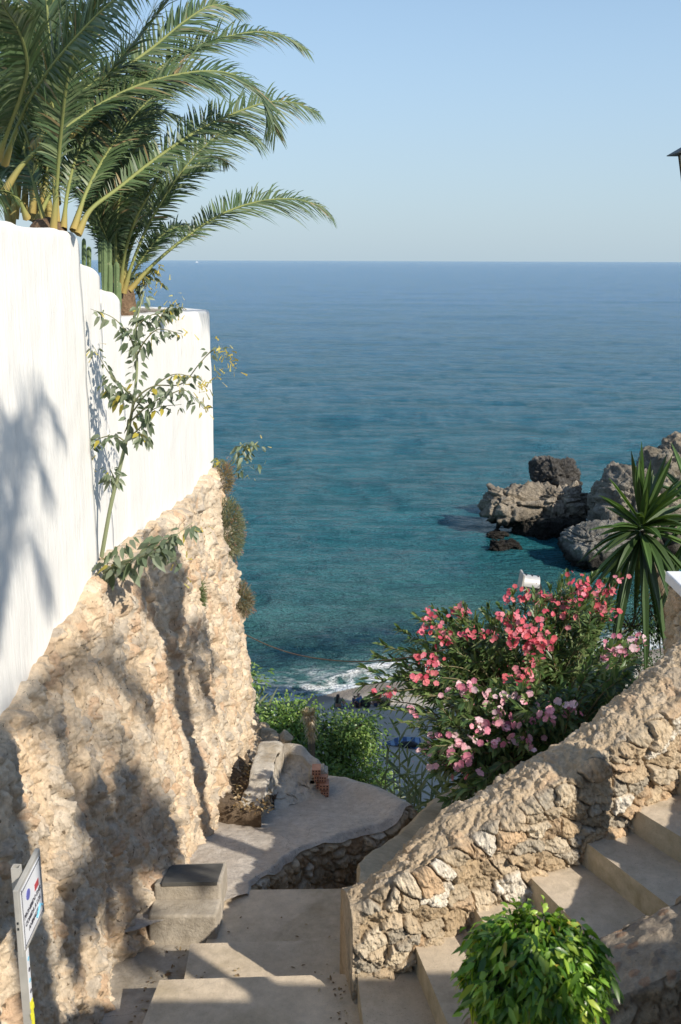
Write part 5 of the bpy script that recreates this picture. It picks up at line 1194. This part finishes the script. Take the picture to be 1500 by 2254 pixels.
def text(s, y, z, size, mat, parent, name='lettering'):
    cu = bpy.data.curves.new(name, 'FONT'); cu.body = s; cu.size = size; cu.align_x = 'CENTER'; cu.extrude = .0006; cu.offset = size*.02
    tmp = bpy.data.objects.new('tmp', cu); COL.objects.link(tmp); dg = bpy.context.evaluated_depsgraph_get(); me = bpy.data.meshes.new_from_object(tmp.evaluated_get(dg)); bpy.data.objects.remove(tmp)
    R = Matrix.Rotation(rad(90), 4, 'Z') @ Matrix.Rotation(rad(90), 4, 'X'); me.transform(Matrix.Translation((SX+.0042, y, z)) @ R)
    me.name = name; return link_mesh(name, me, mat, parent)
yc = (SY0+SY1)/2
M['inkblue'] = plain('blue ink', (.12, .13, .42), .6); M['inkcyan'] = plain('light blue ink', (.22, .55, .75), .6); M['inkred'] = plain('red ink', (.40, .05, .06), .6)
text('PROHIBIDO DAR', yc, SZ0+.165, .034, M['ink'], panel); text('COMIDA A LOS', yc, SZ0+.120, .034, M['ink'], panel); text('ANIMALES', yc, SZ0+.075, .034, M['ink'], panel)
m_ = MB(); m_.tube([(SX+.003, yc-.055, SZ1-.10), (SX+.006, yc-.055, SZ1-.10)], .026, 24); m_.build('emblem', M['inkblue'], panel)
m_ = MB(); m_.box((SX+.004, yc+.075, SZ1-.135), (.002, .06, .035)); m_.build('emblem', M['inkred'], panel)
m_ = MB(); m_.tube([(SX+.004, yc+.04, SZ0+.062), (SX+.004, yc+.10, SZ0+.095), (SX+.004, yc+.135, SZ0+.07)], .007, 5); m_.build('emblem', M['inkcyan'], panel)
m_ = MB(); px_, py_ = -1.523, 4.287; w2 = .0195
m_.add([(px_+a*w2, py_+b*w2, z) for z in (-4.9, -2.778) for a, b in ((-1, -1), (1, -1), (1, 1), (-1, 1))]+[(px_+a*(w2-.005), py_+b*(w2-.005), z) for z in (-3.0, -2.778) for a, b in ((-1, -1), (1, -1), (1, 1), (-1, 1))],
       [(0, 1, 5, 4), (1, 2, 6, 5), (2, 3, 7, 6), (3, 0, 4, 7), (4, 5, 13, 12), (5, 6, 14, 13), (6, 7, 15, 14), (7, 4, 12, 15), (9, 8, 12, 13), (10, 9, 13, 14), (11, 10, 14, 15), (8, 11, 15, 12)])
m_.build('post', M['grey'], SG)
m_ = MB(); m_.box((px_+w2+.0015, py_, -3.37), (.003, .032, .28)); m_.build('sticker', M['signwhite'], SG)
for i, z in enumerate(np.linspace(-3.28, -3.46, 4)):
    m_ = MB(); m_.tube([(px_+w2+.0028, py_, z), (px_+w2+.0045, py_, z)], .011, 10, col=(1, 1, 1)); m_.build('sticker_mark', M['inkcyan'] if i % 2 == 0 else M['ink'], SG)
m_ = MB(); prev = -3.83
for q in range(16): m_.box((px_+w2+.002+.0012*(q % 2), py_+.004*math.sin(q*2.1), -3.53-q*.03), (.004, .038+.006*math.sin(q*1.3), .034), Matrix.Rotation(.12*math.sin(q), 3, 'X'))
m_.build('tape', M['yellow'], SG)
m_ = MB()
for z in (-2.98, -3.01): m_.box((SX-.012, SY0-.0008, z), (.008, .003, .012))
m_.build('bolt_holes', M['dark'], plate)

# floodlight
FLt = thing('floodlight', 'small grey floodlight tilted on a dark post above the oleander', 'lamp', tuple(aty(1192, 1460, 11.4)))
c = Vector(aty(1168, 1277, 11.4)); R = Matrix.Rotation(rad(8), 3, 'Y')
nV = []; m_ = MB(); kx = 20; ln = .15
for sx_, e in ((0, 0), (1, 0)):
    for k in range(kx):
        a = math.pi*(k/(kx-1)); nV.append(c+R @ Vector(((-.09+.19*sx_), .10*math.cos(a), -.06+.12*math.sin(a))))
m_.add([tuple(q) for q in nV], [(k, k+1, kx+k+1, kx+k) for k in range(kx-1)]+[tuple(range(kx))[::-1], tuple(range(kx, 2*kx)), (0, kx, 2*kx-1, kx-1)])
m_.build('housing', M['alu'], FLt, bevel=.006)
m_ = MB(); m_.box(tuple(c+R @ Vector((-.105, 0, -.015))), (.022, .23, .19), R); m_.build('front_frame', M['grey'], FLt, bevel=.004)
m_ = MB(); m_.box(tuple(c+R @ Vector((-.03, 0, -.085))), (.12, .16, .012), Matrix.Rotation(rad(-25), 3, 'Y')); m_.build('visor', M['grey'], FLt)
m_ = MB()
for q in range(3): m_.box(tuple(c+R @ Vector((-.06+.07*q, 0, .062))), (.012, .05, .012), R)
m_.build('clips', M['dark'], FLt)
m_ = MB(); m_.box(tuple(c+Vector((.07, 0, -.10))), (.10, .10, .07)); m_.tube([tuple(c+Vector((.1, 0, -.05))), tuple(c+Vector((.12, .02, -.12)))], .03, 8); m_.build('bracket', M['dark'], FLt, bevel=.01)
m_ = MB(); m_.tube([tuple(c+Vector((.10, 0, -.1))), tuple(c+Vector((.11, 0, -1.7)))], .028, 10); m_.build('post', M['dark'], FLt, True)
# street lantern, only its roof edge reaches into the frame
LPN = thing('street_lamp', 'dark street lantern cut off by the right edge against the sky', 'street lamp', (4.9, 12.6, -3.5))
lc = Vector(aty(1522, 338, 12.4))
def frus(m_, zc, r0, r1, z0, z1, mi=0):
    V = [(zc.x+a*r, zc.y+b*r, zc.z+z) for r, z in ((r0, z0), (r1, z1)) for a, b in ((-1, -1), (1, -1), (1, 1), (-1, 1))]
    m_.add(V, [(3, 2, 1, 0), (4, 5, 6, 7), (0, 1, 5, 4), (1, 2, 6, 5), (2, 3, 7, 6), (3, 0, 4, 7)], mi)
m_ = MB(); frus(m_, lc, .21, .03, 0, .12); frus(m_, lc, .215, .215, -.012, 0); m_.tube([lc+Vector((-.095, -.08, .06)), lc+Vector((-.095, -.08, .16))], [.012, .003], 8); m_.tube([lc+Vector((.095, -.08, .06)), lc+Vector((.095, -.08, .16))], [.012, .003], 8); m_.tube([lc+Vector((0, 0, .1)), lc+Vector((0, 0, .22))], [.02, .004], 8); m_.build('roof', M['dark'], LPN)
m_ = MB(); frus(m_, lc, .055, .105, -.32, -.014); m_.build('glass', M['lampglass'], LPN)
m_ = MB()
for a, b in ((-1, -1), (1, -1), (1, 1), (-1, 1)): m_.tube([lc+Vector((a*.058, b*.058, -.33)), lc+Vector((a*.109, b*.109, -.012))], .008, 6)
frus(m_, lc, .03, .062, -.40, -.32); m_.build('frame', M['dark'], LPN)
m_ = MB(); m_.tube(crv([lc+Vector((0, 0, -.38)), lc+Vector((.25, 0, -.55)), lc+Vector((.7, 0, -.5))], 12), .016, 8); m_.build('arm', M['dark'], LPN, True)
m_ = MB(); m_.tube([lc+Vector((.7, 0, -.3)), lc+Vector((.7, 0, -4.6))], [.035, .05], 12); m_.build('post', M['dark'], LPN, True)
# rope
rp = MB(); a = aty(533, 1393, 11.6); rp.tube(crv([a, aty(590, 1420, 11.3), aty(650, 1440, 11.0), aty(720, 1452, 10.6), aty(790, 1456, 10.2), aty(880, 1450, 9.7), aty(980, 1430, 9.2)], 60), .0065, 6)
tag(rp.build('rope', M['rope'], None, True), 'thin brown rope hanging from the wall across the sea view to the oleander', 'rope')
# boat on the horizon
bp = atz(434, 577.6, SEA); bp = bp*(1.0); bt = thing('boat', 'tiny white boat far out just under the horizon', 'boat', tuple(bp)); sB = bp.length/2254
hv = [(-3.2, -.6, .8), (3.4, 0, 1.1), (-3.2, .6, .8), (-2.9, -.5, -.2), (2.8, 0, -.2), (-2.9, .5, -.2)]
m_ = MB(); m_.add([(bp.x+x*sB, bp.y+y*sB, SEA+z*sB) for x, y, z in hv], [(0, 1, 2), (3, 5, 4), (0, 3, 4, 1), (1, 4, 5, 2), (2, 5, 3, 0)]); m_.build('hull', M['cap'], bt)
m_ = MB(); m_.box((bp.x-.4*sB, bp.y, SEA+1.3*sB), (2.4*sB, .7*sB, .9*sB), taper=.7); m_.build('cabin', M['cap'], bt)

# ------------------------------------------------------------------ people on the sand
def body(name, joints, edges, parent, mat, sub=1):
    me = bpy.data.meshes.new(name); keys = list(joints); me.from_pydata([joints[k][0] for k in keys], [(keys.index(a), keys.index(b)) for a, b in edges], [])
    o = bpy.data.objects.new('tmp_'+name, me); COL.objects.link(o); sk = o.modifiers.new('skin', 'SKIN'); sk.use_smooth_shade = True; o.modifiers.new('sub', 'SUBSURF').levels = sub
    for i, k in enumerate(keys): me.skin_vertices[0].data[i].radius = (joints[k][1],)*2
    me.skin_vertices[0].data[0].use_root = True
    dg = bpy.context.evaluated_depsgraph_get(); m2 = bpy.data.meshes.new_from_object(o.evaluated_get(dg)); m2.name = name; bpy.data.objects.remove(o)
    m2.materials.clear(); return link_mesh(name, m2, mat, parent)
def sitter(label, px, py, rz, s, skin, hair, top, bottom, lean=.0, longhair=False, phone=False, hat=None):
    p = atz(px, py, SEA+.38); x, y = p.x, p.y; d = shore(np.array(x))-y; gz = SEA+float(.30*sst(0, 4.5, d)+.022*np.clip(d-3, 0, 40))
    t_ = thing('person', label, 'person', (x, y, gz), 'people sitting on the sand'); R = Matrix.Rotation(rz, 3, 'Z')
    def q(a, b, c): return tuple(R @ Vector((a*s, b*s, c*s))+Vector((x, y, gz)))
    J = {'pel': (q(0, 0, .12), .14*s), 'waist': (q(0, .02+lean*.3, .30), .115*s), 'chest': (q(0, .03+lean*.7, .50), .135*s), 'neck': (q(0, .05+lean, .62), .055*s), 'head': (q(0, .07+lean*1.1, .70), .085*s), 'crown': (q(0, .06+lean*1.1, .80), .085*s)}
    E = [('pel', 'waist'), ('waist', 'chest'), ('chest', 'neck'), ('neck', 'head'), ('head', 'crown')]
    for m_, k in ((-1, 'l'), (1, 'r')):
        J['sh'+k] = (q(.17*m_, .04+lean*.8, .55), .06*s); J['el'+k] = (q(.24*m_, .16+lean, .34), .045*s); J['wr'+k] = (q(.13*m_, .34+lean, .42 if phone else .28), .033*s); J['ha'+k] = (q(.07*m_, .40+lean, .50 if phone else .26), .03*s)
        J['hip'+k] = (q(.10*m_, .08, .10), .10*s); J['kn'+k] = (q(.20*m_, .48, .26), .065*s); J['an'+k] = (q(.06*m_, .58, .05), .045*s); J['ft'+k] = (q(.05*m_, .72, .03), .035*s)
        E += [('chest', 'sh'+k), ('sh'+k, 'el'+k), ('el'+k, 'wr'+k), ('wr'+k, 'ha'+k), ('pel', 'hip'+k), ('hip'+k, 'kn'+k), ('kn'+k, 'an'+k), ('an'+k, 'ft'+k)]
    body('body', J, E, t_, skin)
    body('top', {'a': (q(0, .02+lean*.2, .22), .135*s), 'b': (q(0, .03+lean*.6, .42), .15*s), 'c': (q(0, .04+lean*.8, .56), .12*s), 'l': (q(-.18, .05+lean*.8, .54), .075*s), 'l2': (q(-.22, .11+lean*.9, .43), .06*s), 'r': (q(.18, .05+lean*.8, .54), .075*s), 'r2': (q(.22, .11+lean*.9, .43), .06*s)}, [('a', 'b'), ('b', 'c'), ('b', 'l'), ('l', 'l2'), ('b', 'r'), ('r', 'r2')], t_, top)
    body('shorts', {'a': (q(0, 0, .12), .16*s), 'l': (q(-.12, .14, .14), .12*s), 'l2': (q(-.17, .30, .20), .09*s), 'r': (q(.12, .14, .14), .12*s), 'r2': (q(.17, .30, .20), .09*s)}, [('a', 'l'), ('l', 'l2'), ('a', 'r'), ('r', 'r2')], t_, bottom)
    hj = {'a': (q(0, .02+lean*1.1, .80), .092*s), 'b': (q(0, -.02+lean*1.1, .72), .09*s)}; he = [('a', 'b')]
    if longhair: hj.update({'c': (q(0, -.08+lean, .56), .085*s), 'd': (q(0, -.12+lean*.7, .36), .075*s)}); he += [('b', 'c'), ('c', 'd')]
    body('hair', hj, he, t_, hair)
    return t_
MC = {k: cloth(k, c) for k, c in dict(olive=(.15, .17, .12), stripe=(.20, .30, .30), navy=(.02, .035, .08), blue=(.08, .14, .26), black=(.02, .02, .022), lime=(.45, .6, .2)).items()}
sitter('person with very long dark hair and olive top, hands raised', 744, 1553, rad(-25), 1.02, M['skin'], M['hair'], MC['olive'], MC['stripe'], 0, True, True)
sitter('child in a navy and lime vest sitting beside an adult in blue', 780, 1551, rad(-60), .82, M['skin'], M['fair'], MC['navy'], MC['black'], -.02)
sitter('adult in a blue shirt bending over next to the child', 795, 1552, rad(60), .95, M['skin'], M['fair'], MC['blue'], MC['black'], .10)
sitter('person in black leaning back at the right of the group on the sand', 833, 1551, rad(75), .85, M['skin'], M['hair'], MC['black'], MC['navy'], -.06)
def lump(name, label, px, py, size, mat, cat, group=None, seed=0, z=None):
    p = atz(px, py, SEA+.38); d = float(shore(np.array(p.x))-p.y); gz = SEA+float(.30*sst(0, 4.5, d)+.022*np.clip(d-3, 0, 40))
    nu, nv = 36, 20; A, B = np.meshgrid(np.linspace(0, 2*np.pi, nu), np.linspace(-np.pi/2, np.pi/2, nv), indexing='ij'); D = np.stack([np.cos(A)*np.cos(B), np.sin(A)*np.cos(B), np.sin(B)], -1)
    P = np.sign(D)*np.abs(D)**.8*np.array(size)/2*(1+.16*fbm(D[..., 0]*2, D[..., 1]*2, D[..., 2]*2+seed, 3, 900+seed))[..., None]; P[..., 2] = np.maximum(P[..., 2], -size[2]*.4); P += np.array([p.x, p.y, gz+size[2]*.38])
    t_ = thing(name, label, cat, (p.x, p.y, gz), group); link_mesh('body', np_mesh('body', P.reshape(-1, 3), gridfaces(nu, nv), True), mat, t_)
    m_ = MB(); m_.tube(crv([(p.x-size[0]*.25, p.y-.05, gz+size[2]*.7), (p.x, p.y-.08, gz+size[2]*1.12), (p.x+size[0]*.25, p.y-.05, gz+size[2]*.7)], 10), .018, 6); m_.build('strap', mat, t_, True)
def towel(label, corners, mat1, seed):
    P = [atz(x, y, SEA+.38) for x, y in corners]; n, k = 40, 24; G = np.zeros((n, k, 3)); u = np.linspace(0, 1, n)[:, None]; v = np.linspace(0, 1, k)[None, :]
    for q in range(2): G[..., q] = (P[0][q]*(1-u)+P[1][q]*u)*(1-v)+(P[3][q]*(1-u)+P[2][q]*u)*v
    d = shore(G[..., 0])-G[..., 1]; G[..., 2] = SEA+.30*sst(0, 4.5, d)+.022*np.clip(d-3, 0, 40)+.07+.04*fbm(G[..., 0]*2.5, G[..., 1]*2.5, 0, 3, seed)
    tag(link_mesh('beach_towel', np_mesh('beach_towel', G.reshape(-1, 3), gridfaces(n, k), True), mat1), label, 'towel', 'towels spread on the sand')
def striped(name, a, b, sc_):
    m, nt, bs, out = nodes(name); wv = nt.nodes.new('ShaderNodeTexWave'); wv.inputs['Scale'].default_value = sc_; wv.inputs['Distortion'].default_value = 1.2; nt.links.new(objvec(nt), wv.inputs['Vector']); nt.links.new(ramp(nt, wv.outputs['Fac'], [(.4, a), (.6, b)]), bs.inputs['Base Color']); bs.inputs['Roughness'].default_value = .9; return m
M['towel1'] = striped('striped towel', (.05, .09, .15), (.22, .27, .30), 1.6); M['towel2'] = striped('blue towel', (.03, .065, .15), (.16, .24, .34), .8)
towel('striped blue towel under the long haired person', [(738, 1556), (768, 1556), (776, 1550), (744, 1550)], M['towel1'], 31)
towel('blue and white towel on the shaded sand behind the reeds', [(838, 1640), (930, 1655), (925, 1628), (880, 1626)], M['towel2'], 32)
lump('beach_bag', 'round black bag in the middle of the group on the sand', 805, 1551, (.55, .45, .55), MC['black'], 'bag', 'bags on the sand', 1)
lump('beach_bag', 'dark bag right of the group near the hanging red blossom', 848, 1549, (.6, .5, .5), MC['black'], 'bag', 'bags on the sand', 2)
lump('beach_bag', 'black holdall lying on the blue towel in the shade', 900, 1646, (.9, .4, .28), MC['black'], 'bag', 'bags on the sand', 3)

# ------------------------------------------------------------------ palms outside the frame on the right; the two short ones added to throw shade
SHADE = True
def shade_palm(label, crown, nf, L, seed, tz=-4):
    rng = np.random.default_rng(seed); c = Vector(crown); t_ = thing('palm_tree', label, 'palm tree', (c.x, c.y, tz))
    m_ = MB(); m_.tube([(c.x, c.y, tz), (c.x, c.y, c.z)], [.05*L+.06, .05*L+.04], 16); m_.build('trunk', M['palmtrunk'], t_, True)
    for i in range(nf):
        az = 2*math.pi*i*.618+rng.normal(0, .2); el = rng.uniform(-.1, 1.2); d = Vector((math.cos(az)*math.cos(el), math.sin(az)*math.cos(el), math.sin(el))); l = L*rng.uniform(.85, 1.1)
        frond('frond', [c, c+d*l*.4+Vector((0, 0, .1*l)), c+d*l*.75+Vector((0, 0, .03*l)), c+d*l-Vector((0, 0, .28*l))], t_, .5, 80, seed*50+i)

shade_palm('palm standing outside the frame on the right, shading the white wall', (3.95, -.24, 3.0), 14, 2.5, 7, -1.7)
shade_palm('added short palm outside the frame on the right, shading the gutter and lower wall', (3.15, 2.2, .12), 18, .85, 13, -1.7)
shade_palm('added small palm outside the frame on the right, shading the stone wall and path', (2.95, 4.55, .75), 9, 1.05, 9, -2.5)

def grit():
    rng = np.random.default_rng(291); lf = LS(); P = []; n = 150
    for q in range(70):
        y = rng.uniform(5.2, 6.9); P.append([float(Xw(y))+.62+abs(rng.normal(0, .12)), y, -4.60-.2*(y-5.4)+.008])
    for q in range(30): P.append([rng.uniform(-.95, .1), 5.72+abs(rng.normal(0, .12)), -4.572])
    for q in range(30): P.append([.06-abs(rng.normal(0, .08)), rng.uniform(4.9, 5.6), -4.392])
    for q in range(20): P.append([rng.uniform(-.9, -.0), 6.1+rng.uniform(0, .6), -4.752])
    lf.leaves(np.array(P), rdirs(n, rng)*np.array([1, 1, .25]), rdirs(n, rng)*.3+np.array([0, 0, 1]), rng.uniform(.012, .04, n), .014, greens(n, [(.22, .15, .08), (.30, .22, .12), (.16, .11, .07), (.34, .29, .20)], .3, rng), .25, .0)
    tag(lf.build('leaf_litter', M['leaf']), 'small dry leaves and bits scattered on the steps and in the gutter', 'leaf litter', kind='stuff')
grit()
